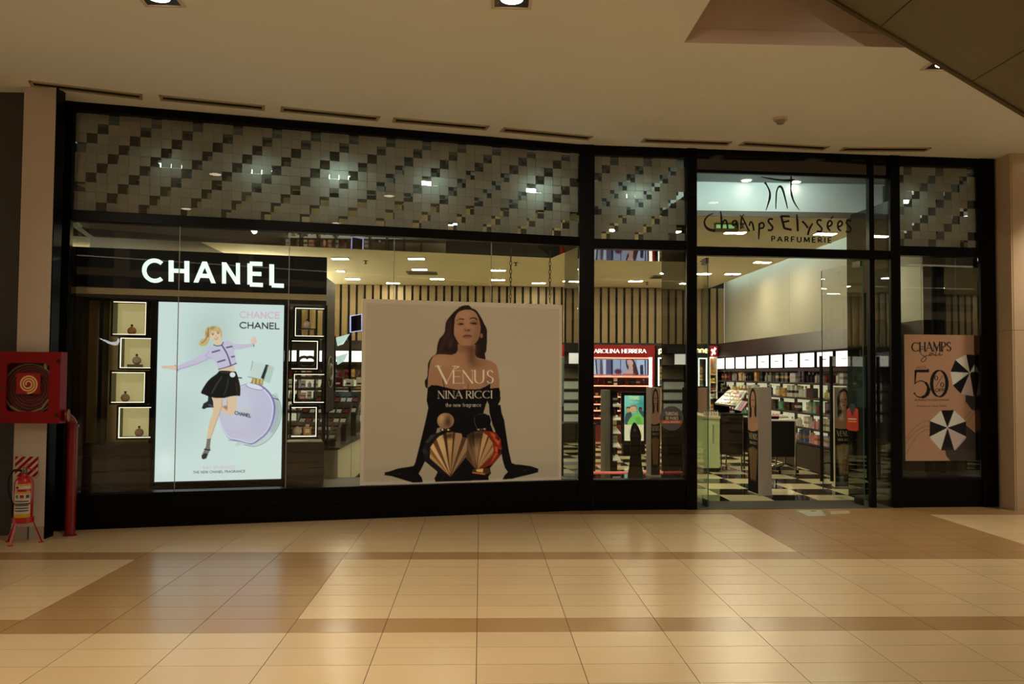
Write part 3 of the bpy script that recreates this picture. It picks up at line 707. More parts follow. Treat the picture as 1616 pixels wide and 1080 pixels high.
# ---------------------------------------------------------------- art: seated woman poster
def rect_from(fr, w, tl, tr, br, bl):
    q = [fr.px(*p, w) for p in (tl, tr, br, bl)]
    return (q[0][0]+q[3][0])/2, (q[1][0]+q[2][0])/2, (q[2][1]+q[3][1])/2, (q[0][1]+q[1][1])/2
def art_venus():
    cs = [(572, 471), (887, 482), (886, 759), (568, 766)]
    a = Art(380, 350, cs, (149, 126, 98))
    a.crop(0, 0, 1)
    a.poly([(578, 478), (882, 489), (881, 754), (574, 760)], (137, 115, 86))
    a.poly([(578, 478), (882, 489), (882, 560), (577, 560)], (130, 108, 79), blur=40, alpha=.5)
    a.poly([(574, 738), (881, 732), (881, 754), (574, 760)], (128, 108, 82), blur=4, alpha=.6)
    HAIR, SK, SKD, SKL, BLK = (30, 18, 13), (126, 84, 56), (84, 50, 30), (146, 102, 70), (15, 11, 9)
    a.crop(660, 475, 10.773)
    a.poly([(905,128),(870,90),(835,78),(740,92),(650,150),(560,240),(480,350),(458,440),(455,500),(430,570),(360,650),(325,760),(302,900),(230,955),(170,1060),(160,1200),(150,1300),(112,1370),(140,1480),(260,1420),(400,1000),(700,960),(960,960),(1100,1002),(1142,995),(1130,900),(1155,850),(1165,650),(1163,500),(1115,390),(1060,280),(985,170)], HAIR, smooth=True)
    a.poly([(500,330),(560,330),(560,560),(480,700),(400,860),(350,860),(380,700),(470,560)], (52, 32, 22), blur=3, alpha=.8)
    a.poly([(560,600),(600,660),(560,800),(500,830),(520,700)], (66, 44, 32), blur=3, alpha=.7)
    # neck, shoulders, chest
    a.poly([(672,740),(672,840),(640,895),(560,922),(440,912),(320,912),(250,950),(205,1040),(180,1180),(165,1340),(160,1480),(230,1430),(320,1432),(440,1468),(560,1495),(680,1512),(800,1504),(950,1506),(1050,1500),(1150,1455),(1222,1400),(1222,1490),(1375,1480),(1375,1340),(1352,1170),(1320,1085),(1235,1028),(1140,1000),(1010,975),(965,930),(968,745)], SK)
    a.poly([(672,740),(672,830),(760,860),(968,900),(968,745)], SKD, blur=6, alpha=.75)
    a.poly([(860,760),(968,760),(965,1050),(900,1120),(840,1000)], (70, 42, 25), blur=5, alpha=.8)
    a.poly([(880,1010),(1060,1010),(1180,1060),(1010,1130),(900,1160)], (84, 52, 32), blur=6, alpha=.6)
    a.poly([(240,960),(380,930),(560,960),(560,1080),(360,1120),(230,1080)], SKL, blur=8, alpha=.6)
    a.poly([(500,1060),(760,1060),(740,1180),(480,1180)], (140, 92, 60), blur=10, alpha=.4)
    a.line([(418,1300),(425,1380),(440,1462)], 1.6, (74, 44, 28), smooth=True)
    a.line([(850,1420),(842,1500)], 1.2, (90, 56, 36))
    a.poly([(1100,1380),(1240,1250),(1240,1400),(1150,1460)], (96, 60, 40), blur=4, alpha=.6)
    # face
    fm = a.poly([(612,400),(626,285),(680,198),(780,158),(885,158),(960,195),(1010,265),(1040,350),(1055,450),(1048,560),(1020,655),(955,735),(870,762),(770,758),(695,735),(642,650),(604,560)], SK, smooth=True)
    a.ell(1072, 598, 24, 42, (104, 66, 46))
    a.poly([(950,260),(1060,300),(1060,600),(960,760),(860,770),(950,640),(985,480)], SKD, blur=6, alpha=.6, clip=fm)
    a.poly([(690,190),(860,165),(900,260),(800,300),(660,290)], SKL, blur=8, alpha=.7, clip=fm)
    a.ell(680, 480, 60, 80, SKL, blur=6, alpha=.5, clip=fm)
    a.ell(830, 690, 70, 45, (138, 94, 64), blur=5, alpha=.5, clip=fm)
    a.poly([(815,330),(840,330),(870,470),(830,480)], (144, 100, 68), blur=3, alpha=.6, clip=fm)
    a.poly([(770,480),(800,520),(880,520),(885,480),(850,500)], (74, 42, 28), blur=2, alpha=.8, clip=fm)
    a.ell(796, 508, 13, 9, (62, 34, 24)); a.ell(855, 503, 20, 13, (56, 30, 20))
    a.line([(650,345),(700,312),(770,318)], [.8, 1.7, 1.5], (40, 24, 16), smooth=True)
    a.line([(880,308),(940,292),(1000,325)], [1.6, 1.7, .8], (36, 21, 14), smooth=True)
    a.poly([(660,372),(770,360),(765,415),(680,425)], (92, 58, 40), blur=2, alpha=.6)
    a.poly([(870,365),(995,350),(990,410),(890,405)], (78, 46, 32), blur=2, alpha=.7)
    a.line([(672,408),(715,392),(768,402)], [1.0, 1.8, 1.0], (32, 20, 15), smooth=True)
    a.line([(880,392),(935,382),(990,398)], [1.0, 1.9, 1.0], (30, 18, 13), smooth=True)
    a.ell(722, 404, 20, 12, (40, 26, 20)); a.ell(940, 394, 20, 12, (36, 22, 18))
    a.poly([(745,612),(800,578),(832,584),(865,576),(912,606),(865,604),(800,610)], (86, 40, 30), smooth=True)
    a.poly([(745,612),(800,612),(865,606),(912,606),(880,640),(820,648),(780,640)], (116, 62, 48), smooth=True)
    a.line([(748,612),(830,603),(910,606)], .7, (50, 24, 18), smooth=True)
    # dress, long gloves and their mirror image
    a.crop(660, 560, 10.773)
    a.poly([(163,562),(225,522),(325,520),(440,552),(560,580),(680,598),(800,590),(950,592),(1050,586),(1150,541),(1222,496),(1222,578),(1372,565),(1390,640),(1395,760),(1385,800),(1200,1150),(120,1150),(172,900),(143,780)], BLK)
    a.poly([(1172,785),(1150,860),(1100,1000),(1060,1120),(1240,1160),(1212,1000),(1190,850)], (130, 109, 81))
    a.crop(600, 640, 6.2154)
    a.poly([(475,0),(470,40),(450,130),(410,300),(368,470),(345,560),(330,590),(290,600),(180,615),(90,645),(42,655),(50,668),(40,680),(110,690),(200,718),(270,740),(330,757),(420,752),(410,710),(378,668),(405,620),(440,548),(560,645),(560,660),(532,718),(545,750),(1065,735),(1060,700),(1088,668),(1075,620),(1190,480),(1200,540),(1222,615),(1252,657),(1218,690),(1200,730),(1290,725),(1390,700),(1480,680),(1550,660),(1545,645),(1553,628),(1480,602),(1390,588),(1320,582),(1288,568),(1262,460),(1230,260),(1215,150),(1190,80),(1178,0)], BLK)
    a.poly([(1038,-15),(1005,95),(1070,100),(1085,150),(1080,190),(1110,265),(1130,262),(1100,190),(1070,70),(1064,-15)], (128, 107, 79))
    a.poly([(590,215),(560,225),(545,285),(600,250),(640,240)], (122, 100, 72))
    a.line([(60,668),(180,668),(300,690)], .8, (24, 18, 14)); a.ell(195, 668, 14, 6, (46, 38, 32), blur=1)
    a.line([(1250,657),(1400,640),(1550,645)], .8, (24, 18, 14)); a.ell(1415, 640, 10, 5, (52, 44, 38), blur=1)
    # left shell bottle
    a.poly([(620,255),(500,285),(440,360),(412,440),(440,548),(560,648),(690,702),(500,540),(490,400),(560,315)], (24, 19, 17))
    a.poly([(500,285),(550,285),(470,370),(440,360)], (44, 38, 36)); a.poly([(412,440),(440,420),(470,470),(430,480)], (38, 34, 34), blur=1)
    ap = (690, 702)
    rim = [(488,520),(489,468),(492,412),(520,370),(550,330),(585,300),(617,285),(650,268),(718,262),(735,268),(796,277),(806,312),(850,318),(866,408),(862,458),(845,500)]
    cols = [(146,106,62),(112,70,34),(172,134,86),(86,52,24),(170,132,84),(168,130,82),(60,34,16),(150,108,62),(52,32,20),(130,94,60),(136,98,62),(70,42,24),(126,90,60),(96,62,40),(112,78,50)]
    for (p, q), c in zip(zip(rim[:-1], rim[1:]), cols): a.poly([ap, p, q], c)
    a.poly([(617,285),(718,262),(720,320),(625,330)], (36, 22, 14), blur=3, alpha=.8)
    a.poly([(600,470),(760,470),(700,690)], (96, 62, 34), blur=8, alpha=.35)
    a.line([ap]+[(718,262)], .8, (44, 26, 14)); a.line([(550,330),ap], .7, (62,36,18)); a.line([(806,312),ap], .7, (50,30,18))
    a.line([(488,520),ap,(862,458)], .8, (60, 36, 20))
    m = a.ell(641, 152, 83, 78, (120, 84, 52))
    a.ell(610, 130, 40, 46, (168, 126, 82), blur=5, alpha=.9, clip=m); a.ell(668, 160, 34, 56, (44, 26, 16), blur=5, alpha=.9, clip=m)
    a.ell(704, 150, 12, 50, (140, 100, 62), blur=3, alpha=.8, clip=m)
    a.poly([(585,232),(695,232),(690,250),(590,250)], (40, 26, 16)); a.ell(610, 240, 9, 9, (190, 160, 120)); a.ell(668, 240, 9, 9, (180, 150, 110))
    # right shell bottle
    a.poly([(1000,250),(1060,255),(1130,268),(1178,330),(1192,430),(1180,490),(1100,580),(1030,612),(950,640),(1100,450)], (92, 30, 14))
    for P in ([(1070,262),(1130,290),(1120,340)], [(1110,330),(1178,335),(1160,400)], [(1120,400),(1190,430),(1130,470)], [(1120,480),(1160,460),(1080,580)]): a.poly(P, (164, 58, 26), blur=1)
    for P in ([(1140,300),(1176,340),(1150,350)], [(1150,420),(1190,440),(1160,490)]): a.poly(P, (44, 14, 8), blur=1)
    ap = (945, 640)
    rim = [(842,520),(850,420),(853,292),(900,262),(915,262),(1000,250),(1008,268),(1056,300),(1066,318),(1105,375),(1108,402),(1112,450),(1100,490)]
    cols = [(70,44,24),(84,56,34),(58,36,20),(40,24,14),(84,56,34),(70,42,22),(150,110,66),(70,40,20),(140,98,58),(96,60,32),(140,96,60),(110,72,42)]
    for (p, q), c in zip(zip(rim[:-1], rim[1:]), cols): a.poly([ap, p, q], c)
    a.poly([(855,290),(1000,250),(1000,320),(900,330)], (34, 22, 14), blur=3, alpha=.7); a.poly([(900,400),(985,380),(960,600),(925,560)], (160, 118, 78), blur=5, alpha=.6)
    a.line([(1000,250),ap], .8, (40,24,12)); a.line([(1056,300),ap], .6, (60,34,18))
    a.poly([(905,628),(1060,618),(1085,660),(1030,684),(900,662)], (60, 32, 14)); a.poly([(940,630),(1010,622),(1005,660),(945,652)], (168, 128, 74)); a.poly([(900,655),(1030,668),(1025,684),(905,668)], (150, 78, 34))
    a.ell(998, 152, 82, 74, (13, 11, 10)); a.line([(925,120),(925,170),(950,230)], .8, (74, 62, 50), smooth=True); a.line([(955,92),(1010,84),(1060,100)], .6, (66, 56, 48), smooth=True)
    a.poly([(940,228),(1040,228),(1040,246),(945,246)], (54, 38, 24)); a.ell(963, 240, 8, 8, (150, 120, 80)); a.ell(1022, 234, 8, 8, (160, 130, 90))
    a.line([(628,690),(602,748)], .5, (52, 46, 40))
    # lettering
    TX = (176, 148, 112); a.crop(660, 560, 10.773)
    for ch, x0, x1, yb, h in (('V', 335, 625, 488, 292), ('E', 585, 722, 486, 214), ('N', 745, 935, 486, 214), ('U', 945, 1125, 490, 218), ('S', 1160, 1275, 488, 216)):
        sc = (x1-x0)/GL[ch][0]; ox, oy, k = a.o
        for pts, ws in strokes(ch, .12, .72, .09 if h < 280 else .12):
            a.line([(ox+(x0+sc*p)/k, oy+(yb-h*q)/k) for p, q in pts], [max(.7, v*h/k) for v in ws], TX, raw=True)
    a.line([(622,240),(690,205)], [1.0, 1.8], TX)
    a.text('in', (768, 572), (815, 572), 36, TX, bold=.12, alpha=.6)
    a.text('NINA RICCI', (335, 742), (1255, 742), 122, (168, 142, 112), bold=.15, contrast=.62, serif=.1, gap=.13, space=.38)
    a.text('the new fragrance', (465, 886), (1065, 886), 62, (160, 138, 112), bold=.13, contrast=.3, gap=.17, space=.42)
    return a
VW = .026
u0, u1, z0, z1 = rect_from(FA, VW, (572, 471), (887, 482), (886, 759), (568, 766))
z0 = max(z0, ZB+.004)
t = thing('poster', 'large square fragrance poster of a seated woman in a black strapless dress and long gloves', 'poster', FA, ((u0+u1)/2, VW, z0))
build(MB().box(u0, u1, VW+.002, VW+.016, z0, z1), 'backing_board', mat('card_edge', (190, 172, 146), rough=.7), t, bevel=.002)
art_panel(art_venus(), 'print', [(u0, VW, z1), (u1, VW, z1), (u1, VW, z0), (u0, VW, z0)], vmat('poster_print', rough=.7), t, gain=(2.42, 3.28, 4.75))
def chain(px, lab):
    cu, cz = FA.px(px, 478, VW+.08); zc = cz; ztop = ZL0-.002
    mb = MB(); k = 0
    while zc < ztop-.05:
        pts = []
        for i in range(10):
            an = 2*math.pi*i/10; a_, b_ = .013*math.cos(an), .032*math.sin(an)
            pts.append((cu+(a_ if k % 2 else 0), VW+.09+(0 if k % 2 else a_), zc+.03+b_))
        mb.tube(pts, .004, 5, closed=True); zc += .05; k += 1
    build(mb, 'hanging_chain', mat('chain_steel', (60, 52, 42), rough=.35, metal=.8), fr=FA, label=lab, cat='chain', group='chains above the woman poster', smooth=True)
chain(806, 'dark steel chain over the woman poster, left of the two')
chain(868, 'dark steel chain over the woman poster, right of the two')
# ---------------------------------------------------------------- art: leaping woman light box
def art_leap():
    a = Art(250, 330, [(250, 476.5), (448, 481.7), (444, 757), (244, 760)], (208, 227, 222))
    a.crop(0, 0, 1)
    a.poly([(300,500),(370,480),(360,560),(300,600)], (178, 200, 192), blur=26, alpha=.7)
    a.poly([(250,620),(330,620),(320,700),(250,700)], (188, 210, 203), blur=24, alpha=.6)
    a.ell(262, 730, 14, 18, (226, 240, 236), blur=8, alpha=.7); a.poly([(380,620),(446,600),(446,756),(370,756)], (214, 232, 226), blur=24, alpha=.6)
    # perfume bottle
    a.crop(290, 600, 6.75)
    LV, LVD = (196, 196, 216), (132, 118, 178)
    a.poly([(940,160),(1010,215),(1040,330),(1025,440),(985,530),(920,620),(840,680),(750,710),(640,690),(560,660)], (196, 212, 210), smooth=True)
    a.poly([(960,215),(1010,230),(1035,330),(1010,470),(950,570),(905,550),(965,420)], (160, 178, 176), blur=2, alpha=.8)
    a.line([(940,160),(1010,215),(1040,330),(1025,440),(985,530),(920,620),(840,680),(750,710),(640,690)], .7, (112, 126, 130), smooth=True)
    a.line([(955,195),(1005,214)], 1.4, (60, 66, 70))
    P = [(660,40),(740,30),(830,60),(920,140),(968,240),(972,350),(945,470),(890,570),(810,640),(725,685),(600,655),(490,630),(430,560),(385,470),(362,370),(370,280),(410,190),(500,110)]
    a.poly(P, LVD, smooth=True)
    Q = [(650+(x-660)*.965, 352+(y-352)*.965) for x, y in P]
    a.poly(Q, (216, 222, 234), smooth=True)
    Q = [(645+(x-655)*.93, 352+(y-352)*.93) for x, y in P]
    a.poly(Q, LV, smooth=True)
    a.ell(560, 250, 160, 150, (206, 210, 228), blur=14, alpha=.7); a.ell(800, 450, 110, 130, (190, 186, 212), blur=14, alpha=.6)
    a.poly([(660,45),(690,30),(800,60),(850,95),(830,108),(760,100),(690,75)], (222, 226, 236)); a.line([(655,55),(690,80),(760,100),(820,108),(845,92)], .8, LVD, smooth=True)
    a.line([(470,640),(600,655),(725,690)], 1.0, (150, 146, 176))
    a.crop(245, 500, 9.506)
    a.poly([(1448,665),(1616,700),(1600,940),(1395,905),(1440,860)], (206, 222, 216)); a.line([(1455,665),(1440,760)], .9, (120, 136, 134)); a.line([(1395,905),(1600,945)], .9, (150, 164, 160))
    a.crop(230, 570, 5.387)
    a.poly([(900,10),(1035,35),(1000,160),(865,135),(895,110)], (202, 218, 212)); a.poly([(1035,35),(1090,55),(1055,190),(995,170)], (186, 208, 200))
    a.poly([(1018,30),(1042,36),(1000,160),(975,145)], (34, 50, 46)); a.ell(1045, 60, 14, 18, (206, 196, 172), blur=2)
    a.line([(905,8),(890,80)], .9, (140, 156, 152)); a.line([(865,135),(1000,163)], 1.0, (130, 146, 142))
    a.poly([(905,145),(998,165),(990,208),(892,185)], (150, 124, 60))
    for x in (912, 945, 975): a.poly([(x, 150), (x+16, 153), (x+10, 200), (x-6, 196)], (216, 196, 128), blur=1)
    a.text('CHANEL', (755, 452), (890, 480), 26, (52, 52, 60), bold=.22, gap=.2)
    a.text('CHANCE', (775, 408), (905, 432), 22, (214, 200, 176), bold=.18, gap=.2); a.text('EAU SPLENDIDE', (690, 598), (865, 640), 16, (214, 176, 200), bold=.16, gap=.2)
    # woman: hair, face
    a.crop(245, 500, 9.506)
    HA, HD = (206, 178, 124), (148, 116, 74)
    a.poly([(800,150),(760,180),(735,250),(740,320),(680,350),(655,420),(690,445),(760,430),(800,370),(815,300),(830,200)], HA, smooth=True)
    a.line([(760,230),(770,300),(740,360),(690,400)], 1.4, HD, smooth=True); a.line([(790,180),(790,300)], 2.2, HD)
    SKN = (228, 200, 168)
    a.poly([(880,380),(980,340),(1000,395),(940,425),(885,420)], SKN)
    fm = a.poly([(815,230),(850,190),(940,190),(985,240),(985,320),(955,375),(905,385),(850,350),(818,290)], SKN, smooth=True)
    a.poly([(800,190),(850,145),(940,155),(985,200),(998,280),(980,330),(965,240),(900,225),(835,230),(818,290)], HA, smooth=True)
    a.poly([(810,165),(860,145),(900,160),(870,190),(820,200)], HD, blur=1, alpha=.6)
    a.ell(857, 268, 18, 8, (92, 70, 56)); a.ell(938, 250, 18, 8, (92, 70, 56)); a.line([(835,250),(880,246)], .8, HD); a.line([(915,232),(960,230)], .8, HD)
    a.ell(905, 290, 9, 12, (206, 172, 142), blur=1); a.poly([(880,325),(940,315),(925,345),(895,350)], (176, 92, 84)); a.poly([(888,328),(932,320),(925,334),(896,338)], (236, 228, 220))
    # jacket
    JK, JD = (201, 196, 217), (182, 176, 204)
    a.poly([(870,440),(780,460),(740,540),(560,640),(330,735),(345,805),(480,770),(640,715),(770,650),(850,625),(900,690),(945,790),(1080,745),(1215,705),(1180,560),(1170,500),(1290,490),(1470,450),(1465,402),(1350,415),(1170,410),(1080,355),(1010,385),(990,420)], JK)
    a.line([(850,625),(760,600),(800,520)], 1.6, JD, smooth=True); a.line([(1170,500),(1150,440)], 1.2, JD); a.line([(345,790),(640,700),(780,640)], 1.6, JD, smooth=True)
    TR = (92, 92, 128)
    a.line([(872,425),(930,440),(990,425),(1015,385)], 1.5, TR, smooth=True); a.line([(990,425),(1050,520),(1095,620),(1130,735)], 2.2, TR, smooth=True)
    a.line([(945,790),(1080,755),(1212,700)], 1.8, TR, smooth=True)
    for p, q in (((850,535),(958,505)), ((935,680),(1040,650)), ((1065,465),(1142,448)), ((1140,605),(1180,598))): a.line([p, q], 2.4, TR)
    a.line([(300,730),(335,808)], 1.6, TR); a.line([(1465,400),(1476,450)], 1.2, TR)
    # hands
    a.poly([(310,740),(325,800),(240,790),(180,775),(110,775),(95,765),(150,755),(90,745),(120,735),(200,735),(240,728)], (226, 194, 168), smooth=True)
    a.line([(100,758),(170,760)], .6, (214, 178, 158)); a.line([(110,745),(190,745)], .6, (206, 170, 150))
    a.poly([(1440,400),(1420,350),(1440,330),(1460,350),(1455,300),(1480,310),(1490,300),(1505,330),(1518,380),(1490,415)], (228, 200, 186), smooth=True)
    # waist, skirt, legs
    a.poly([(955,795),(1180,735),(1195,810),(1080,830),(960,815)], (226, 200, 172))
    a.crop(230, 570, 5.387)
    SKB = (20, 22, 22)
    a.poly([(560,315),(655,315),(642,400),(585,560),(545,670),(520,660),(540,520),(570,430)], (222, 194, 160), smooth=True)
    a.poly([(640,385),(690,370),(680,300),(770,290),(765,400),(735,465),(690,450),(645,425)], (224, 196, 164), smooth=True)
    a.line([(645,330),(640,400),(590,540),(550,655)], 1.2, (196, 160, 128), smooth=True); a.line([(690,330),(688,420)], 1.4, (200, 166, 134))
    a.poly([(645,385),(690,378),(690,420)], (172, 128, 98), blur=1)
    a.poly([(530,300),(555,300),(570,340),(575,395),(520,395),(495,408),(475,400),(490,360),(525,340)], (38, 40, 42))
    a.line([(535,370),(570,385)], 2.2, (86, 86, 84))
    a.poly([(520,662),(552,662),(545,730),(550,745),(525,800),(500,832),(478,828),(475,800),(500,750),(512,720)], (122, 116, 108))
    a.poly([(475,800),(505,780),(528,790),(515,825),(490,834),(476,826)], (44, 46, 48)); a.line([(500,748),(545,756)], 1.8, (36, 36, 38)); a.line([(520,664),(553,662)], .9, (70, 60, 60))
    a.poly([(635,82),(745,90),(765,95),(785,150),(800,220),(800,292),(770,295),(720,300),(650,315),(560,308),(500,285),(470,262),(530,165),(600,110)], SKB, smooth=True)
    a.line([(640,140),(600,200),(560,270)], 2.6, (52, 54, 54), smooth=True); a.line([(700,150),(690,220),(660,290)], 2.2, (46, 48, 48), smooth=True); a.line([(760,180),(770,250)], 1.8, (58, 44, 38), smooth=True)
    a.line([(640,95),(745,105)], 1.2, (60, 62, 62)); a.line([(750,140),(812,145)], 1.6, SKB); a.ell(735, 117, 24, 22, (222, 232, 228))
    # words
    a.crop(230, 380, 5.387)
    a.text('CHANCE', (795, 656), (1130, 662), 50, (222, 176, 204), bold=.17, gap=.17)
    a.text('CHANEL', (795, 744), (1130, 752), 48, (36, 38, 40), bold=.19, gap=.17)
    a.crop(290, 600, 6.75)
    a.text('EAU SPLENDIDE', (210, 942), (545, 942), 26, (214, 176, 196), bold=.16, gap=.2)
    a.text('THE NEW CHANEL FRAGRANCE', (102, 990), (652, 984), 24, (84, 98, 96), bold=.17, gap=.2, space=.45)
    return a
CWD = .50
f5 = lambda x, y, w=CWD: FA.px(x, y, w)
u0, u1, z0, z1 = rect_from(FA, CWD, (250, 476.5), (448, 481.7), (444, 757), (244, 760))
t = thing('light_box', 'tall lit poster box of a leaping woman in a lilac jacket', 'light box', FA, ((u0+u1)/2, CWD+.06, .345))
art_panel(art_leap(), 'lit_print', [(u0, CWD, z1), (u1, CWD, z1), (u1, CWD, z0), (u0, CWD, z0)], vmat('backlit_print', emit=1.0, rough=.4), t)
build(MB().box(u0-.01, u1+.01, CWD+.004, CWD+.14, z0-.01, z1+.01), 'casing', BLACK, t)
mb = MB(); g = .012
mb.box(u0-.05, u0-g, CWD-.02, CWD+.14, .345, z1+.05); mb.box(u1+g, u1+.05, CWD-.02, CWD+.14, .345, z1+.05); mb.box(u0-g, u1+g, CWD-.02, CWD+.14, z1+g, z1+.05); mb.box(u0-g, u1+g, CWD-.02, CWD+.14, .345, z0-g)
build(mb, 'frame', BLACK, t, bevel=.004)
LBX0, LBX1, LBZ1 = u0, u1, z1
# the display wall around it
xa, xb = f5(112, 430)[0], f5(516, 430)[0]
zf0, zf1 = f5(300, 458)[1], f5(300, 397)[1]
t = thing('perfume_display', 'black perfume display wall with large white backlit letters behind the left window', 'display', FA, ((xa+xb)/2, CWD+.2, .335))
FASC = mat('fascia_black', (8, 7, 6), rough=.4, ior=1.25)
build(MB().box(xa, xb, CWD, CWD+.5, zf0, zf1), 'fascia', FASC, t, bevel=.004)
build(MB().box(xa, xb, CWD+.01, CWD+.5, zf0-.075, zf0-.004), 'beige_band', mat('beige_band', (176, 160, 118), rough=.4), t)
build(MB().box(xa, xb, CWD+.03, CWD+.5, zf0-.12, zf0-.079), 'shadow_gap', BLACK, t)
def px_letter(t, name, ch, fr, w, x0, x1, base, h, bold, m, depth=.03, contrast=0., serif=0., label=None):
    gw = GL[ch][0]
    def place(x, y, d):
        px = x0+(x1-x0)*x/gw; q = fr.px(px, base(px)-y*h, w); return (q[0], w-d, q[1])
    o = build(letter_mb(ch, bold, contrast, serif, place, 0, depth), name, m, t)
    if label: o['label'] = label
    return o
LIT = emat('lit_letter', (.80, .98, .92), 1.0)
for ch, x0, x1 in (('C', 224.5, 258.5), ('H', 265.5, 299), ('A', 307, 338.5), ('N', 349, 379.5), ('E', 389.5, 416.5), ('L', 424, 449.5)):
    px_letter(t, 'letter', ch, FA, CWD, x0+2.4, x1-1.5, lambda x: 443.5+(x-240)*.0385, 33.0 if ch != 'C' else 32, .19, LIT)
zl = f5(360, 700)[1]; zb_ = .335
ys = [zl, zl-.13, zl-.30, zl-.44, zb_]
segs = [(xa, LBX0-.052), (LBX1+.052, xb)]
for a, b in segs:
    for p, q in zip(ys[:-1], ys[1:]):
        build(MB().box(a, b, CWD+.02, CWD+.46, q+.003, p-.003), 'base_panel', mat('base_brown', (54, 42, 32), rough=.35, noise=((1, 1, 14), .12)), t)
build(MB().box(xa, LBX0-.052, CWD+.36, CWD+.40, zl+.002, zf0-.125), 'niche_backing', mat('niche_beige', (176, 156, 108), rough=.5), t)
for x in (158, 240): 
    q = f5(x, 560)[0]; build(MB().box(q-.02, q+.02, CWD+.02, CWD+.36, zl+.002, zf0-.125), 'upright', BLACK, t)
q = f5(118, 560)[0]; build(MB().box(q-.10, q+.06, CWD+.02, CWD+.36, zl+.002, zf0-.125), 'upright', DARKBR, t)
q = f5(455, 560)[0]; build(MB().box(q-.012, q+.012, CWD+.30, CWD+.34, zl+.002, zf0-.125), 'upright', BLACK, t)
q = f5(514, 560)[0]; build(MB().box(q-.012, q+.012, CWD+.02, CWD+.46, zl+.002, zf0-.125), 'upright', BLACK, t)
sp = f5(517, 560)[0]
FE = Frame(-2.03, 10.9, 92.0)
ep = thing('display_totem', 'narrow dark brown totem with a white oval emblem beside the open lit frames', 'totem', FE, (.5, .01, .651))
build(MB().box(0, 1.0, 0, .02, 1.12, 2.9), 'board', mat('side_brown', (36, 25, 21), rough=.4, ior=1.25), ep)
build(MB().box(.50, .58, .002, .018, .651, 1.119), 'post', BLACK, ep)
ezm, eu = 1.66, .60
em = MB(); em.tube([(eu+.25*math.cos(i*math.pi/16), -.008, ezm+.21*math.sin(i*math.pi/16)) for i in range(32)], .007, 6, closed=True)
build(em, 'oval_ring', mat('emblem_white', (220, 216, 205), rough=.4), ep)
for sgn in (-1, 1):
    em = MB(); em.tube([(eu+sgn*(-.035+.085*math.cos(math.radians(v))), -.012, ezm+.10*math.sin(math.radians(v))) for v in range(50, 311, 20)], .014, 6)
    build(em, 'letter', mat('emblem_white'), ep)
# niches with lit edges
LED = emat('led_edge', (1, .93, .70), 1.5)
NB = emat('niche_glow', (.33, .275, .092), .9)
def niche(x0, y0, x1, y1, label, back=True, sides='trbl', flip=0, dp=.30):
    (ua, za), (ub, zb2) = f5(x0, (y0+y1)/2), f5(x1, (y0+y1)/2); zt_ = f5((x0+x1)/2, y0)[1]; zo = f5((x0+x1)/2, y1)[1]
    t = thing('lit_niche', label, 'niche', FA, ((ua+ub)/2, CWD+.15, zo), 'lit niches of the display wall')
    mb = MB(); e = .02; y = CWD-.03
    mb.box(ua, ua+e, y, y+dp, zo, zt_); mb.box(ub-e, ub, y, y+dp, zo, zt_); mb.box(ua+e, ub-e, y, y+dp, zt_-e, zt_); mb.box(ua+e, ub-e, y, y+dp, zo, zo+e)
    build(mb, 'casing', BLACK, t)
    if back: build(MB().box(ua+e, ub-e, y+dp-.02, y+dp, zo+e, zt_-e), 'back_panel', NB, t)
    l = .007
    if back:
        for q in (ua+.01, ub-.02): build(MB().box(q, q+.01, y+dp+.001, y+dp+.012, zo+.03, zt_-.03), 'added_halo_strip', emat('added_halo_led', (1, .90, .58), 1.3), t)  # added glowing strips hidden behind the casing to brighten the backing panel
    if 't' in sides: build(MB().box(ua+e, ub-e, y+.01, y+.03, zt_-e-l, zt_-e-.0005), 'light_strip', LED, t)
    if 'b' in sides: build(MB().box(ua+e, ub-e, y+.005, y+.025, zo+e+.0005, zo+e+l), 'light_strip', LED, t)
    if 'l' in sides: build(MB().box(ua+e+.0005, ua+e+l, y+.01, y+.03, zo+e+l, zt_-e-l), 'light_strip', LED, t)
    if 'r' in sides: build(MB().box(ub-e-l, ub-e-.0005, y+.01, y+.03, zo+e+l, zt_-e-l), 'light_strip', LED, t)
    return ua, ub, zo+e+(l if 'b' in sides else 0), zt_
NL = [(176, 474, 234, 531.5, 'tbr', 'topmost'), (187, 531, 241.5, 584, 'tbl', 'second from the top'), (173.5, 585, 232, 638.5, 'tbr', 'third from the top'), (184.5, 640, 241.5, 694, 'tbl', 'lowest')]
BOT = {}
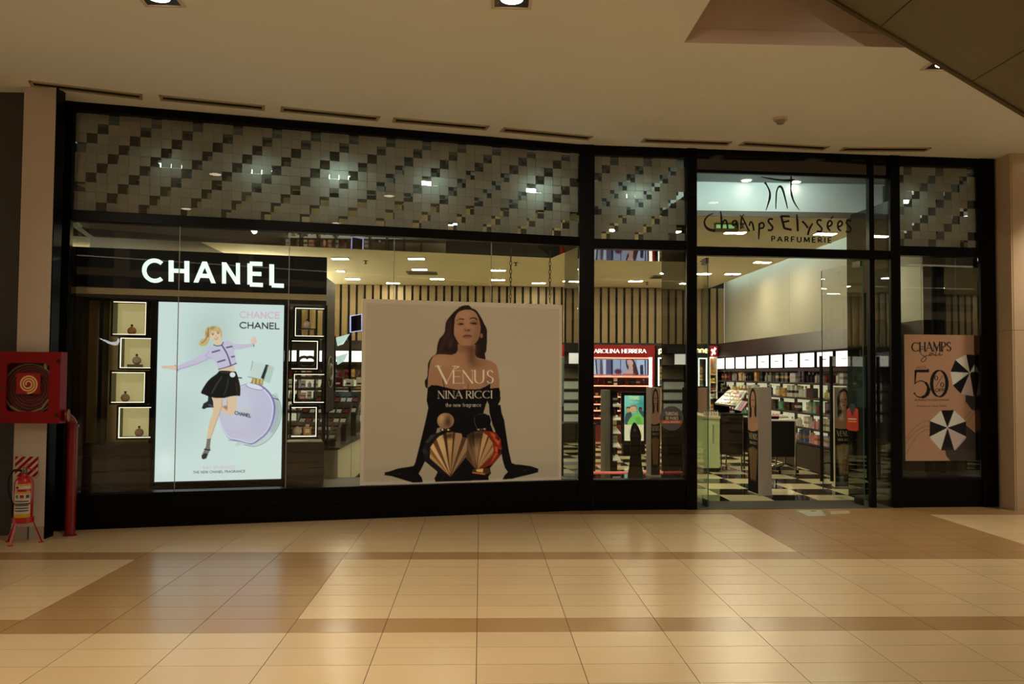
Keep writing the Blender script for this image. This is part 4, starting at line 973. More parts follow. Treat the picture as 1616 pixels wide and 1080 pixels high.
def bottle(fr, u, w, z, s, kind, label, group, m, capm=None):
    """perfume bottles: round disc, square block, tall"""
    key = (kind, m.name)
    t = thing('perfume_bottle', label, 'bottle', fr, (u, w, z), group)
    mb = MB()
    if kind == 'round':
        prof = [(.022, 0), (.034, .006), (.050, .026), (.055, .048), (.049, .072), (.034, .09), (.014, .098), (.012, .106)]
        mb.lathe([(r*s, h*s) for r, h in prof], 18, (u, w, z), 1, .45)
        cap = MB().box(u-.013*s, u+.013*s, w-.012*s, w+.012*s, z+.107*s, z+.132*s)
    elif kind == 'square':
        mb.box(u-.045*s, u+.045*s, w-.02*s, w+.02*s, z, z+.095*s); mb.box(u-.012*s, u+.012*s, w-.01*s, w+.01*s, z+.095*s, z+.105*s)
        cap = MB().box(u-.022*s, u+.022*s, w-.016*s, w+.016*s, z+.1055*s, z+.13*s)
    else:
        mb.lathe([(r*s, h*s) for r, h in [(.03, 0), (.034, .01), (.034, .10), (.014, .115), (.012, .122)]], 16, (u, w, z))
        cap = MB().lathe([(.016*s, 0), (.016*s, .035*s)], 12, (u, w, z+.1225*s))
    build(mb, 'flacon', m, t, smooth=True, bevel=.003 if kind == 'square' else 0)
    build(cap, 'cap', capm or mat('cap_black', (30, 26, 22), rough=.3), t, bevel=.002 if kind != 'tall' else 0)
    return t
AMBER = mat('amber_scent', (196, 140, 66), rough=.08, coat=.5); ROSE = mat('rose_scent', (206, 158, 120), rough=.08, coat=.5); CLEARP = mat('pale_scent', (200, 186, 164), rough=.08, coat=.5)
for k, (x0, y0, x1, y1, sd, nm) in enumerate(NL):
    ua, ub, zz, zt_ = niche(x0, y0, x1, y1, 'lit cream niche box left of the light box, %s of its stack' % nm, True, sd)
    bx = (208.5, 216, 198, 220)[k]; bu = f5(bx, (y0+y1)/2, CWD+.12)[0]; bz = zz
    if k == 1: 
        build(MB().box(bu-.09, bu+.06, CWD+.06, CWD+.18, zz, zz+.035), 'riser', mat('riser_grey', (120, 104, 84), rough=.4), fr=FA, label='small grey riser block under the bottle of the second niche', cat='riser', bevel=.003); bz = zz+.0355
    bottle(FA, bu, CWD+.12, bz, .88, 'round', 'round perfume bottle alone in the %s lit niche left of the light box' % nm.replace(' from the top', ''), 'bottles in the lit niches', [AMBER, CLEARP, ROSE, ROSE][k])
NR = [(463, 484, 514, 534, 'tbl', 'topmost'), (457.5, 535.5, 504, 585.5, 'tbr', 'second from the top'), (461, 588, 514, 638.5, 'tbl', 'third from the top'), (457, 640, 502, 692, 'tbr', 'lowest')]
for k, (x0, y0, x1, y1, sd, nm) in enumerate(NR):
    ua, ub, zz, zt_ = niche(x0, y0, x1, y1, 'open lit frame right of the light box, %s of its stack' % nm, False, sd)
    if k == 0:
        bu = f5(485, 515)[0]; rz = f5(485, 518)[1]
        mb = MB(); mb.box(bu-.10, bu+.10, CWD+.05, CWD+.17, rz-.012, rz)
        for sx in (-.095, .085): mb.box(bu+sx, bu+sx+.01, CWD+.05, CWD+.06, zz, rz-.0125); mb.box(bu+sx, bu+sx+.01, CWD+.16, CWD+.17, zz, rz-.0125)
        build(mb, 'bottle_stand', BLACK, fr=FA, label='thin black bottle stand inside the topmost open lit frame', cat='stand')
        bottle(FA, bu, CWD+.11, rz+.001, .85, 'round', 'round clear perfume bottle on a thin black stand in the topmost open frame', 'bottles in the open frames', CLEARP)
    if k == 1:
        mb = MB(); cz_ = f5(485, 574.5)[1]; rr = .06
        for sgn in (-1, 1):
            cu = f5(485, 575)[0]+sgn*(-.034)
            mb.tube([(cu+sgn*rr*1.12*math.cos(math.radians(v)), CWD+.1, zz+rr+.018+rr*math.sin(math.radians(v))) for v in range(42, 319, 12)], .017, 8)
        build(mb, 'emblem_stand', mat('emblem_dark', (34, 20, 18), rough=.3), fr=FA, label='dark emblem of two interlocked letter C rings standing in the second open frame', cat='emblem', smooth=True)
    if k == 3:
        bottle(FA, f5(469, 680, CWD+.1)[0], CWD+.1, zz, 1.0, 'round', 'round pale perfume bottle in the lowest open frame, beside a square amber one', 'bottles in the open frames', CLEARP)
        bottle(FA, f5(485, 680, CWD+.1)[0], CWD+.1, zz, 1.0, 'square', 'square amber perfume bottle with cream label in the lowest open frame', 'bottles in the open frames', AMBER, mat('cap_clear', (190, 180, 160), rough=.1))
        q = BASE; b = f5(485, 680, CWD+.1)[0]
        build(MB().box(b-.024, b+.024, CWD+.0765, CWD+.0795, zz+.03, zz+.075), 'label', mat('cream_label', (225, 215, 180)), COL.objects[[o.name for o in COL.objects if o.name.startswith('perfume_bottle')][-1]])
# ---------------------------------------------------------------- sale poster, right end window
def art_sale():
    a = Art(150, 250, [(1428, 527.3), (1545, 530), (1546.5, 727.5), (1428.6, 727.5)], (122, 86, 60))
    a.crop(1425, 525, 5.144)
    BK, WH, GR = (16, 13, 11), (150, 126, 104), (40, 33, 28)
    a.poly([(15,12),(300,12),(200,500),(15,600)], (134, 96, 68), blur=30, alpha=.4)
    a.poly([(540,510),(620,520),(622,640),(590,625),(538,560)], GR); a.poly([(360,950),(540,750),(625,820),(630,1043),(410,1043),(370,1000)], GR)
    for P in ([(20,860),(90,780),(170,725),(235,715)], [(20,895),(100,810),(180,765),(228,760)], [(25,980),(110,850),(190,790),(226,788)], [(530,695),(620,610)], [(550,730),(622,650)]): a.line(P, .6, (74, 50, 34), smooth=True)
    def umb(c, rim, cols):
        for (p, q), k in zip(zip(rim, rim[1:]+rim[:1]), cols): a.poly([c, p, q], BK if k == 0 else ((160, 136, 114) if k == 1 else (136, 112, 98)))
        a.ell(c[0], c[1], 7, 7, WH)
    umb((383, 772), [(330,632),(440,630),(542,722),(545,845),(440,955),(325,955),(228,845),(232,718)], [0, 1, 0, 2, 0, 1, 0, 1])
    a.poly([(545,845),(440,955),(455,952),(540,862)], (110, 92, 80)); a.poly([(228,850),(240,880),(322,955)], (120, 100, 86))
    umb((578, 330), [(455,226),(548,182),(660,190),(700,300),(690,460),(610,520),(500,498),(432,430),(412,320)], [1, 0, 1, 0, 0, 2, 0, 1, 0])
    a.text('CHAMPS', (80, 152), (418, 152), 70, BK, bold=.17, contrast=.6, serif=.08, gap=.1)
    a.line([(190,130),(150,145),(165,180),(205,205),(180,238),(160,225),(200,190),(260,185),(240,165),(232,185),(262,170),(280,185),(300,115),(285,185),(310,180),(325,165),(318,188),(345,180)], .9, BK, smooth=True); a.line([(352,120),(345,165)], .8, BK); a.ell(342, 182, 3, 3, BK)
    a.text('HASTA', (120, 294), (205, 292), 20, (70, 46, 32), bold=.13)
    a.line([(220,297),(218,312),(112,312),(105,415)], [1.4, 4.4, 4.0, 1.6], BK); a.line([(105,412),(150,392),(200,410),(222,460),(205,505),(165,525),(125,518),(102,495)], [1.2, 1.6, 4.0, 6.2, 4.6, 1.8, 1.4, 3.4], BK, smooth=True)
    for i in range(28):
        t0, t1 = 2*math.pi*i/28, 2*math.pi*(i+1)/28
        a.line([(315+66*math.cos(t0), 415+106*math.sin(t0)), (315+66*math.cos(t1), 415+106*math.sin(t1))], 1.2+4.6*abs(math.cos(t0)), BK)
    for c in ((289, 370), (340, 425)):
        for i in range(16):
            t0, t1 = 2*math.pi*i/16, 2*math.pi*(i+1)/16
            a.line([(c[0]+13*math.cos(t0), c[1]+17*math.sin(t0)), (c[0]+13*math.cos(t1), c[1]+17*math.sin(t1))], .5+.9*abs(math.cos(t0)), BK)
    a.line([(345,350),(285,442)], .6, BK); a.text('OFF', (280, 480), (354, 480), 24, BK, bold=.2, gap=.18)
    a.text('EN PRODUCTOS SELECCIONADOS', (104, 553), (398, 553), 11, (44, 28, 20), bold=.16); a.text('Promoción por tiempo limitado'.replace('ó', 'ó'), (122, 601), (380, 602), 13, (70, 46, 32), bold=.13)
    return a
u0, u1, z0, z1 = rect_from(FB, .12, (1428, 527.3), (1545, 530), (1546.5, 727.5), (1428.6, 727.5))
t = thing('sale_poster', 'tan sale poster with black and white parasols and a big 50 percent', 'poster', FB, ((u0+u1)/2, .12, z0))
u1 = min(u1, E0-.004)
build(MB().box(u0, u1, .122, .134, z0, z1), 'backing_board', mat('card_edge', (190, 172, 146), rough=.7), t, bevel=.002)
art_panel(art_sale(), 'print', [(u0, .12, z1), (u1, .12, z1), (u1, .12, z0), (u0, .12, z0)], vmat('poster_print', rough=.7), t, gain=(3.5, 4.3, 6.2))
for s in (.25, .75):
    uu = u0+(u1-u0)*s; build(MB().tube([(uu, .128, z1), (uu, .128, 3.205)], .0022, 5), 'hanging_wire', CHROME, t)
# ---------------------------------------------------------------- shop name on the transom glass
t = thing('shop_lettering', 'black handwritten shop name with a small arch drawing, stuck on the entrance transom glass', 'lettering', FB, (2.5, .02, 3.3))
VIN = mat('black_vinyl', (12, 10, 9), rough=.4)
def vinyl(name, S):
    mb = MB()
    for P, wd in S:
        Pp = [(1100+x/6.2154, 270+y/6.2154) for x, y in P]
        k = 6 if len(Pp) > 2 else 1
        if not isinstance(wd, (list, tuple)): wd = [wd]*len(P)
        Q = catmull(Pp, False, k) if len(Pp) > 2 else Pp
        wsm = [np.interp(i/k, range(len(wd)), wd) for i in range(len(Q))]
        uz = [FB.px(x, y, .022) for x, y in Q]; sc = 1/6.2154*10.3/F
        ribbon(mb, uz, [v*sc*1.55 for v in wsm], lambda x, y, d: (x, .0235-d, y), 0, .002)
    build(mb, name, VIN, t)
for S in ([([(630,58),(720,75),(820,90),(910,92),(958,82)], [4,10,12,18,5])], [([(922,48),(925,100),(920,170),(930,240),(955,310),(1005,385)], [7,14,7,14,10,3])],
    [([(665,112),(685,140),(712,200),(714,260),(695,330),(675,390)], [18,9,11,15,9,3])], [([(773,375),(775,290),(780,210),(795,165),(815,152),(835,170),(855,230),(875,310),(888,370)], [5,9,9,10,16,15,12,9,5])]): vinyl('arch_stroke', S)
for S in ([([(160,415),(125,430),(90,460),(72,500),(85,545),(120,575),(178,586)], [5,9,10,11,14,18,20])],
    [([(230,395),(238,450),(242,565)], [8,13,13]), ([(242,545),(255,500),(277,482),(292,505),(302,568)], 12)],
    [([(385,488),(360,492),(346,512),(358,534),(382,518),(388,490)], 12), ([(388,488),(396,560)], 12)],
    [([(437,450),(432,510),(428,570)], [9,10,8]), ([(440,450),(470,505),(495,560),(515,592)], [12,9,11,11]), ([(512,540),(525,500),(545,520),(558,585)], [9,10,12,12]), ([(420,432),(438,446),(462,425)], 8)],
    [([(612,512),(608,600),(604,672)], [13,12,7]), ([(612,520),(640,508),(658,530),(645,558),(612,564)], 11)],
    [([(745,475),(715,470),(700,492),(720,522),(742,552),(728,580),(695,580)], 12)],
    [([(820,442),(910,446)], 14), ([(825,442),(840,500),(858,565)], 15), ([(856,562),(928,578)], 14), ([(845,502),(905,490)], 12)],
    [([(978,425),(985,500),(988,592)], [10,14,14])],
    [([(1032,493),(1060,520),(1088,560)], 12), ([(1135,513),(1105,565),(1086,628)], [10,13,12])],
    [([(1222,486),(1190,480),(1178,508),(1205,540),(1225,568),(1210,594),(1175,590)], 12)],
    [([(1272,548),(1310,535),(1324,508),(1304,488),(1284,510),(1282,555),(1308,588)], 12), ([(1310,470),(1338,447)], [8,11])],
    [([(1374,550),(1410,538),(1425,512),(1405,491),(1384,514),(1384,560),(1412,590)], 12)],
    [([(1512,490),(1480,485),(1466,510),(1490,540),(1510,570),(1492,600),(1460,592)], 12)]): vinyl('letter', S)
pos, wd = layout('PARFUMERIE', .42)
for ch, ox in pos:
    sx = (1318-730)/wd
    def place(x, y, d, ox=ox):
        cx = 730+(ox+x)*sx; cy = 690+(cx-730)*.0245-y*49; q = FB.px(1100+cx/6.2154, 270+cy/6.2154, .022); return (q[0], .0235-d, q[1])
    build(letter_mb(ch, .2, 0, 0, place, 0, .002), 'letter', VIN, t)
# round sticker on the window left of the entrance
cu, cz_ = FB.px(1060, 660.5, .04); r = 19.5*10.25/F
t = thing('round_sticker', 'dark round sticker with pale words and an orange bar, on the window glass', 'sticker', FB, (cu, .042, cz_-r))
build(MB().prism([(cu+r*math.cos(i*math.pi/20), cz_+r*math.sin(i*math.pi/20)) for i in range(40)], .042, .0445, 'y'), 'disc', mat('sticker_grey', (84, 84, 86), rough=.5), t)
build(MB().box(cu-r*.86, cu+r*.86, .040, .0419, cz_-r*.42, cz_-r*.17), 'orange_bar', mat('sticker_orange', (196, 96, 36), rough=.5), t)
build(MB().box(cu-r*.70, cu+r*.74, .040, .0419, cz_-r*.13, cz_+r*.16), 'navy_bar', mat('sticker_navy', (40, 40, 56), rough=.5), t)
def flat_text(t, txt, x0, x1, zb, h, w, m, bold=.2, d=.0012, name='lettering', gap=.16, contrast=0., serif=0.):
    pos, wd = layout(txt, gap); sx = (x1-x0)/wd; mb = MB()
    for ch, ox in pos:
        mb2 = letter_mb(ch, bold, contrast, serif, lambda x, y, dd: (x0+(ox+x)*sx, w-dd, zb+y*h), 0, d); mb.add(mb2.v, mb2.f)
    return build(mb, name, m, t)
STX = mat('sticker_words', (214, 196, 176), rough=.5)
flat_text(t, 'TURISTAS', cu-r*.52, cu+r*.52, cz_+r*.25, r*.25, .0418, STX); flat_text(t, 'DE PASEO', cu-r*.5, cu+r*.56, cz_-r*.10, r*.22, .0398, STX); flat_text(t, 'LOCAL ADHERIDO', cu-r*.7, cu+r*.7, cz_-r*.36, r*.13, .0398, STX)
# patches on the floor before the threshold
def floor_patch(poly, label, col, extra=()):
    P = [onz(*p) for p in poly]; t = thing('floor_sticker', label, 'sticker', W, (sum(p[0] for p in P)/len(P), sum(p[1] for p in P)/len(P), .0002), 'worn stickers on the floor')
    build(MB().prism(P, .0002, .0012), 'film', mat(*col), t)
    for q, c in extra: build(MB().prism([onz(*p) for p in q], .0013, .002), 'printed_patch', mat(*c), t)
floor_patch([(1256,806.5),(1296,805.5),(1304,814.5),(1276,815)], 'worn pale blue arrow-shaped sticker on the floor by the entrance mat', ('patch_blue', (146, 146, 126), .5), [([(1279,806.6),(1288,806.4),(1288,808),(1280,808.2)], ('patch_navy', (66, 68, 84), .5))])
floor_patch([(1308,806.8),(1340,806.2),(1342,811),(1312,812)], 'worn small pale rectangular sticker on the floor right of the arrow one', ('patch_pale', (140, 136, 116), .5), [([(1311,809.6),(1339,809),(1339,810.2),(1311,810.8)], ('patch_yellow', (178, 150, 90), .5))])
# ---------------------------------------------------------------- fire-hose cabinet, pipe, extinguisher, striped sign
CY = 8.31
q = lambda x, y, Y=CY: W.px(x, y, Y)
def wpx(x, y, Y): d = ray(x, y); h = CAM+d*(Y/d.y); return h.x, h.z
q = wpx
xl, xr = -4.86, wpx(95, 610, CY)[0]; zb0, zt0 = wpx(50, 668.5, CY)[1], wpx(50, 555.5, CY)[1]
t = thing('hose_cabinet', 'red wall cabinet with a coiled fire hose behind its rounded window, on the white column', 'fire cabinet', W, ((xl+xr)/2, 8.37, zb0))
mb = MB(); e = .012; ya, yb = CY+.02, 8.439
mb.box(xl, xr, yb-e, yb, zb0, zt0); mb.box(xl, xl+e, ya, yb-e, zb0, zt0); mb.box(xr-e, xr, ya, yb-e, zb0, zt0); mb.box(xl+e, xr-e, ya, yb-e, zt0-e, zt0); mb.box(xl+e, xr-e, ya, yb-e, zb0, zb0+e)
build(mb, 'body', RED, t)
wx0, wx1 = wpx(9.5, 610, CY)[0], wpx(77, 610, CY)[0]; wz0, wz1 = wpx(43, 650, CY)[1], wpx(43, 573, CY)[1]
rr = .045; inn = []
for cx, cz_, a0 in ((wx1-rr, wz1-rr, 0), (wx0+rr, wz1-rr, 90), (wx0+rr, wz0+rr, 180), (wx1-rr, wz0+rr, 270)):
    inn += [(cx+rr*math.cos(math.radians(a0+i*18)), cz_+rr*math.sin(math.radians(a0+i*18))) for i in range(6)]
mcx, mcz = (wx0+wx1)/2, (wz0+wz1)/2; out = []
for k, p in enumerate(inn):
    seg = k//6; i = k % 6; c = [(xr, zt0), (xl, zt0), (xl, zb0), (xr, zb0)][seg]
    s1 = [((xr, p[1]), (p[0], zt0)), ((p[0], zt0), (xl, p[1])), ((xl, p[1]), (p[0], zb0)), ((p[0], zb0), (xr, p[1]))][seg]
    out.append(s1[0] if i < 2 else (c if i < 4 else s1[1]))
mb = MB(); nI = len(inn)
vs = [(p[0], y, p[1]) for y in (CY, CY+.02) for ring in (inn, out) for p in ring]
fs = []
for i in range(nI):
    j = (i+1) % nI
    fs += [(i, j, nI+j, nI+i), (2*nI+i, 2*nI+j, 3*nI+j, 3*nI+i), (i, j, 2*nI+j, 2*nI+i), (nI+i, nI+j, 3*nI+j, 3*nI+i)]
mb.add(vs, fs); dor = build(mb, 'door', RED, t)
build(MB().box(wx0-.01, wx1+.01, CY+.021, CY+.025, wz0-.01, wz1+.01), 'pane', GLASS, dor)
for z in (zt0-.09, zb0+.08): build(MB().box(xr-.04, xr-.012, CY-.006, CY, z-.018, z+.018), 'hinge', mat('hinge_black', (16, 12, 12), rough=.4), dor)
build(MB().lathe([(.010, 0), (.012, .006)], 12, (0, 0, 0)), 'lock', CHROME, t)
lk = t.children[-1]; lk.rotation_euler = (math.pi/2, 0, 0); bx = BASE[t.name][1]; lx, lz = wpx(2.5, 611, CY); lk.data.transform(Matrix.Translation((bx[0], bx[1], bx[2]))); lk.location = (lx-bx[0], CY-bx[1], lz-bx[2])
HOSE = mat('hose_canvas', (126, 60, 56), rough=.8, noise=(30, .1)); hc = (mcx-.005, mcz-.02)
mb = MB()
for k, r in enumerate((.225, .195, .165, .135, .105, .075)):
    mb.tube([(hc[0]+r*math.cos(i*math.pi/18), 8.395, hc[1]+r*math.sin(i*math.pi/18)) for i in range(36)], .0155, 8, closed=True)
build(mb, 'hose_coil', HOSE, t, smooth=True)
mb = MB(); mb.tube([(hc[0]+.248*math.cos(i*math.pi/20), 8.365, hc[1]+.248*math.sin(i*math.pi/20)) for i in range(40)], .010, 8, closed=True)
build(mb, 'reel_rim', mat('reel_grey', (120, 108, 98), rough=.4, metal=.3), t, smooth=True)
build(MB().tube([(wx0+.02, 8.362, wz0+.05), (wx0+.10, 8.36, wz0+.0), (mcx, 8.36, wz0-.02), (wx1-.08, 8.36, wz0+.03), (wx1-.02, 8.362, wz0+.12)], .014, 8), 'hose_end', mat('hose_pale', (170, 140, 108), rough=.6), t, smooth=True)
build(MB().lathe([(.016, 0), (.026, .03), (.022, .05), (.028, .06)], 14, (wx1-.06, 8.37, wz1-.06)), 'coupling', mat('brass', (176, 146, 86), rough=.3, metal=.7), t, smooth=True)
sx0, sx1 = wpx(24, 610, CY)[0], wpx(62, 610, CY)[0]; sz0, sz1 = wpx(43, 622, CY)[1], wpx(43, 589, CY)[1]
build(MB().box(sx0, sx1, CY+.017, CY+.0205, sz0, sz1), 'hose_sign', mat('sign_red', (158, 8, 8), rough=.5), dor)
sc_x, sc_z = wpx(43, 606.5, CY); sp = []
for i in range(90):
    th = i/89*2*math.pi*2.85; r = (3.2+11.0*i/89)*CY/F; sp.append((sc_x+r*math.cos(th+2.6), sc_z+r*math.sin(-(th+2.6))))
mb = MB(); ribbon(mb, sp, [.0150]*len(sp), lambda x, y, dd: (x, CY+.0168-dd, y), 0, .001)
build(mb, 'spiral_mark', mat('sign_cream', (240, 196, 140), rough=.5), dor)
# riser pipe
PR = mat('red_pipe', (120, 10, 14), rough=.35, coat=.2)
pX, pY = wpx(112.5, 760, 8.62)[0], 8.62; zc = wpx(110, 655, 8.5)[1]
t = thing('fire_pipe', 'dark red standpipe bending into the hose cabinet in front of the black frame', 'pipe', W, (pX, pY, 0))
k = .10; path = [(xr+.001, 8.40, zc), (pX-.13, 8.44, zc)]
for i in range(7): a = i/6*math.pi/2; path.append((pX-k+k*math.sin(a), 8.44+(pY-8.44)*(.4+.6*i/6), zc-k+k*math.cos(a)))
build(MB().tube(path, .047, 16), 'elbow', PR, t, smooth=True)
build(MB().tube([(pX, pY, zc-k-.002), (pX, pY, .012)], .050, 18), 'upright', PR, t, smooth=True)
build(MB().tube([(xr+.018, 8.405, zc), (xr+.042, 8.41, zc)], .062, 16), 'flange', PR, t, smooth=True)
build(MB().tube([(pX, pY, zc-k-.03), (pX, pY, zc-k-.003)], .060, 18), 'flange', PR, t, smooth=True)
build(MB().lathe([(.066, 0), (.062, .01)], 18, (pX, pY, 0)), 'floor_ring', PR, t, smooth=True)
# extinguisher on its tripod
eX, eY = wpx(37, 800, 8.26)[0], 8.26; er = .083
t = thing('fire_extinguisher', 'red fire extinguisher with yellow and white labels on a three-legged floor stand', 'extinguisher', W, (eX, eY, 0))
RX = mat('extinguisher_red', (176, 22, 12), rough=.25, coat=.4)
build(MB().lathe([(er-.01, .205), (er, .215), (er, .575), (er-.012, .605), (er-.035, .63), (.028, .642), (.022, .655)], 24, (eX, eY, 0)), 'cylinder', RX, t, smooth=True)
build(MB().lathe([(er+.008, .195), (er+.012, .2), (er+.012, .245), (er+.004, .25)], 24, (eX, eY, 0)), 'stand_ring', RX, t, smooth=True)
for a in (-100, 20, 160):
    c, s = math.cos(math.radians(a)), math.sin(math.radians(a)); rr_ = .17 if a != -100 else .16
    if a == 20: s = .25
    mb = MB(); p0 = Vector((eX+c*(er+.004), eY+s*(er+.004), .20)); p1 = Vector((eX+c*rr_, eY+s*rr_*(1 if a == -100 else .8), .008)); n_ = Vector((-s, c, 0)).normalized()*.014
    mb.slab([p0-n_, p0+n_, p1+n_, p1-n_], (c*.006, s*.006, 0)); lg = build(mb, 'stand_leg', RX, t)
    build(MB().box(p1.x-.018, p1.x+.018, p1.y-.016, p1.y+.016, 0, .008), 'foot', RX, lg)
def cyl_patch(r, a0, a1, za, zb, n=10):
    mb = MB(); vs = []
    for i in range(n+1):
        a = math.radians(a0+(a1-a0)*i/n)
        for rad in (r, r+.0012):
            for z in (za, zb): vs.append((eX+rad*math.cos(a), eY+rad*math.sin(a), z))
    fs = []
    for i in range(n):
        b, c = i*4, i*4+4
        fs += [(b+2, c+2, c+3, b+3), (b, b+1, c+1, c), (b+1, b+3, c+3, c+1), (b, c, c+2, b+2)]
    return mb.add(vs, fs)
LW, LY = mat('label_white', (206, 196, 180), rough=.5), mat('label_yellow', (206, 160, 40), rough=.5)
LK = mat('label_ink', (50, 46, 40), rough=.5)
lb = build(cyl_patch(er, -128, -20, .225, .495), 'label', LW, t); build(cyl_patch(er, -122, -20, .52, .57), 'label', LW, t)
build(cyl_patch(er+.0015, -128, -20, .228, .285), 'label_band', LY, lb); build(cyl_patch(er+.0015, -124, -20, .478, .494), 'label_band', LY, lb); build(cyl_patch(er+.0015, -122, -20, .55, .57), 'label_band', LY, lb)
build(cyl_patch(er+.0015, -112, -96, .435, .465), 'label_mark', mat('mark_green', (70, 120, 80), rough=.5), lb); build(cyl_patch(er+.0015, -84, -62, .435, .465), 'label_mark', mat('mark_red', (170, 30, 30), rough=.5), lb); build(cyl_patch(er+.0015, -50, -30, .435, .465), 'label_mark', mat('mark_blue', (60, 66, 120), rough=.5), lb)
for z in (.31, .335, .36, .40): build(cyl_patch(er+.0015, -120, -40+z*20, z, z+.010), 'label_mark', LK, lb)
build(cyl_patch(er+.0015, -112, -94, .525, .545), 'label_mark', LK, lb)
build(cyl_patch(er+.003, -200, -20, .375, .385), 'strap', BLACK, t)
build(MB().lathe([(.022, .655), (.026, .665), (.026, .70), (.016, .715)], 14, (eX, eY, 0)), 'valve', mat('valve_steel', (120, 106, 90), rough=.3, metal=.7), t, smooth=True)
build(MB().slab([(eX-.01, eY-.012, .712), (eX-.01, eY+.012, .712), (eX+.10, eY+.012, .69), (eX+.10, eY-.012, .69)], (0, 0, .008)), 'lever', RX, t)
build(MB().slab([(eX-.005, eY-.01, .722), (eX-.005, eY+.01, .722), (eX+.035, eY+.01, .748), (eX+.035, eY-.01, .748)], (0, 0, .008)), 'lever', mat('brass'), t)
hp = catmull([(eX-.02, eY-.01, .69)[::2], (eX-.09, .69), (eX-.135, .62), (eX-.135, .50), (eX-.11, .42), (eX-.092, .36)], False, 5)
build(MB().tube([(x, eY-.02, z) for x, z in hp], .011, 10), 'hose', mat('rubber', (16, 14, 13), rough=.6), t, smooth=True)
build(MB().tube([(eX-.096, eY-.02, .37), (eX-.093, eY-.02, .24)], [.017, .014], 10), 'nozzle', mat('rubber'), t, smooth=True)
u0, z1 = wpx(24, 721, 8.43); u1, z0 = wpx(59.5, 752.5, 8.43)
a = Art(70, 62, [(0, 0), (10, 0), (10, 9), (0, 9)], (210, 190, 172)); a.crop(0, 0, 1)
for k in range(-2, 6): a.poly([(k*3.2-9, 9), (k*3.2-9+1.7, 9), (k*3.2+1.7, 0), (k*3.2, 0)], (150, 12, 16))
t = thing('striped_sign', 'square red and white striped plate on the column above the extinguisher', 'sign', W, ((u0+u1)/2, 8.43, z0))
build(MB().box(u0, u1, 8.432, 8.4385, z0, z1), 'plate', mat('plate_grey', (150, 140, 130), rough=.5), t)
art_panel(a, 'stripes', [(u0, 8.4315, z1), (u1, 8.4315, z1), (u1, 8.4315, z0), (u0, 8.4315, z0)], vmat('sign_print', rough=.5), t)
# ---------------------------------------------------------------- glass doors, both standing open inwards
def leaf(fr, wd, name, label):
    t = thing('door_%d' % name, None, None, fr, (0, 0, .01), kind='structure')
    build(MB().box(.0, wd, -.006, .006, .02, 3.13), 'glass_leaf', GLASS, t)
    build(MB().box(-.004, 0, -.006, .006, .02, 3.13), 'glass_edge', GREEN_EDGE, t); build(MB().box(wd, wd+.004, -.006, .006, .02, 3.13), 'glass_edge', GREEN_EDGE, t)
    build(MB().box(.02, .20, -.018, .018, .008, .09), 'pivot_patch', mat('patch_steel', (70, 66, 58), rough=.3, metal=.8), t)
    build(MB().box(.02, .20, -.018, .018, 3.07, 3.142), 'pivot_patch', mat('patch_steel'), t)
    for s in (-1, 1):
        y = s*.075
        build(MB().tube([(wd-.10, y, .20), (wd-.10, y, 1.93)], .024, 14), 'pull_bar', mat('bar_black', (14, 12, 11), rough=.3), t, smooth=True)
        for z in (.45, 1.68): build(MB().tube([(wd-.10, s*.007, z), (wd-.10, y-s*.024, z)], .011, 8), 'bar_post', mat('bar_black'), t)
    return t
FL = Frame(2.86, 10.47, 92.0); FR_ = Frame(4.90, 10.58, 97.0)
leaf(FL, .98, 1, ''); dr = leaf(FR_, 1.0, 2, '')
# red tag sticker on the right door leaf
def fp(x, y): return FR_.px(x, y, .012)
t = thing('door_tag', 'bright red tag with a dark collar stuck on the right glass door', 'sticker', FR_, (fp(1346, 660)[0], .012, fp(1346, 681)[1]))
P = [fp(*p) for p in ((1336.5,646),(1341,643.5),(1345,655),(1350,643.5),(1354,646.5),(1354.5,679),(1351,681),(1340,679.5),(1336,677))]
build(MB().prism(P, .008, .012, 'y'), 'tag_body', mat('tag_red', (196, 48, 26), rough=.5), t)
P = [fp(*p) for p in ((1342,637.5),(1349,637.5),(1350.5,643.5),(1345,657),(1340.8,643.5))]
build(MB().prism(P, .0125, .0145, 'y'), 'tag_collar', mat('tag_navy', (34, 36, 52), rough=.5), t)
for y, c in ((660.5, 'tag_white'), (664.5, 'tag_yellow')):
    P = [fp(*p) for p in ((1338.5,y),(1351.5,y+.5),(1351.5,y+2.2),(1338.5,y+1.7))]
    build(MB().prism(P, .0121, .0132, 'y'), 'tag_line', mat(c, (230, 220, 200) if 'wh' in c else (226, 170, 60), rough=.5), t)
# ---------------------------------------------------------------- opposite side of the mall (seen in the panes)
ob = thing('wall_opposite', None, None, W, (0, -13.2, 0), kind='structure')
GAL = mat('gallery_beige', (150, 132, 104), rough=.6); GDK = mat('gallery_dark', (30, 26, 24), rough=.6)
build(MB().box(-32, 32, -13.6, -13.4, 0, 10.5), 'dark_front', GDK, ob)
build(MB().box(-32, 32, -13.4, -12.6, 6.55, 7.5), 'upper_band', GAL, ob); build(MB().box(-32, 32, -13.4, -12.8, 4.9, 5.15), 'lower_band', GAL, ob); build(MB().box(-32, 32, -13.4, -12.8, 4.15, 4.5), 'lower_band', GAL, ob)
build(MB().box(-32, 32, -12.64, -12.6, 6.46, 6.53), 'light_line', emat('gallery_led', (1, .86, .5), 2.0), ob); build(MB().box(-32, 32, -12.84, -12.8, 5.52, 5.55), 'light_line', emat('gallery_led2', (1, .86, .5), 1.2), ob)
for x in (-7, -2.6, 1.6, 6.2): build(MB().box(x, x+.5, -13.4, -13.2, 0, 6.5), 'pier', GAL, ob)
sw = catmull([(.0, .16), (.05, .05), (.16, .0), (.32, .05), (.68, .26), (.30, .14), (.18, .13), (.10, .16), (.07, .24), (.02, .26)], True, 4)
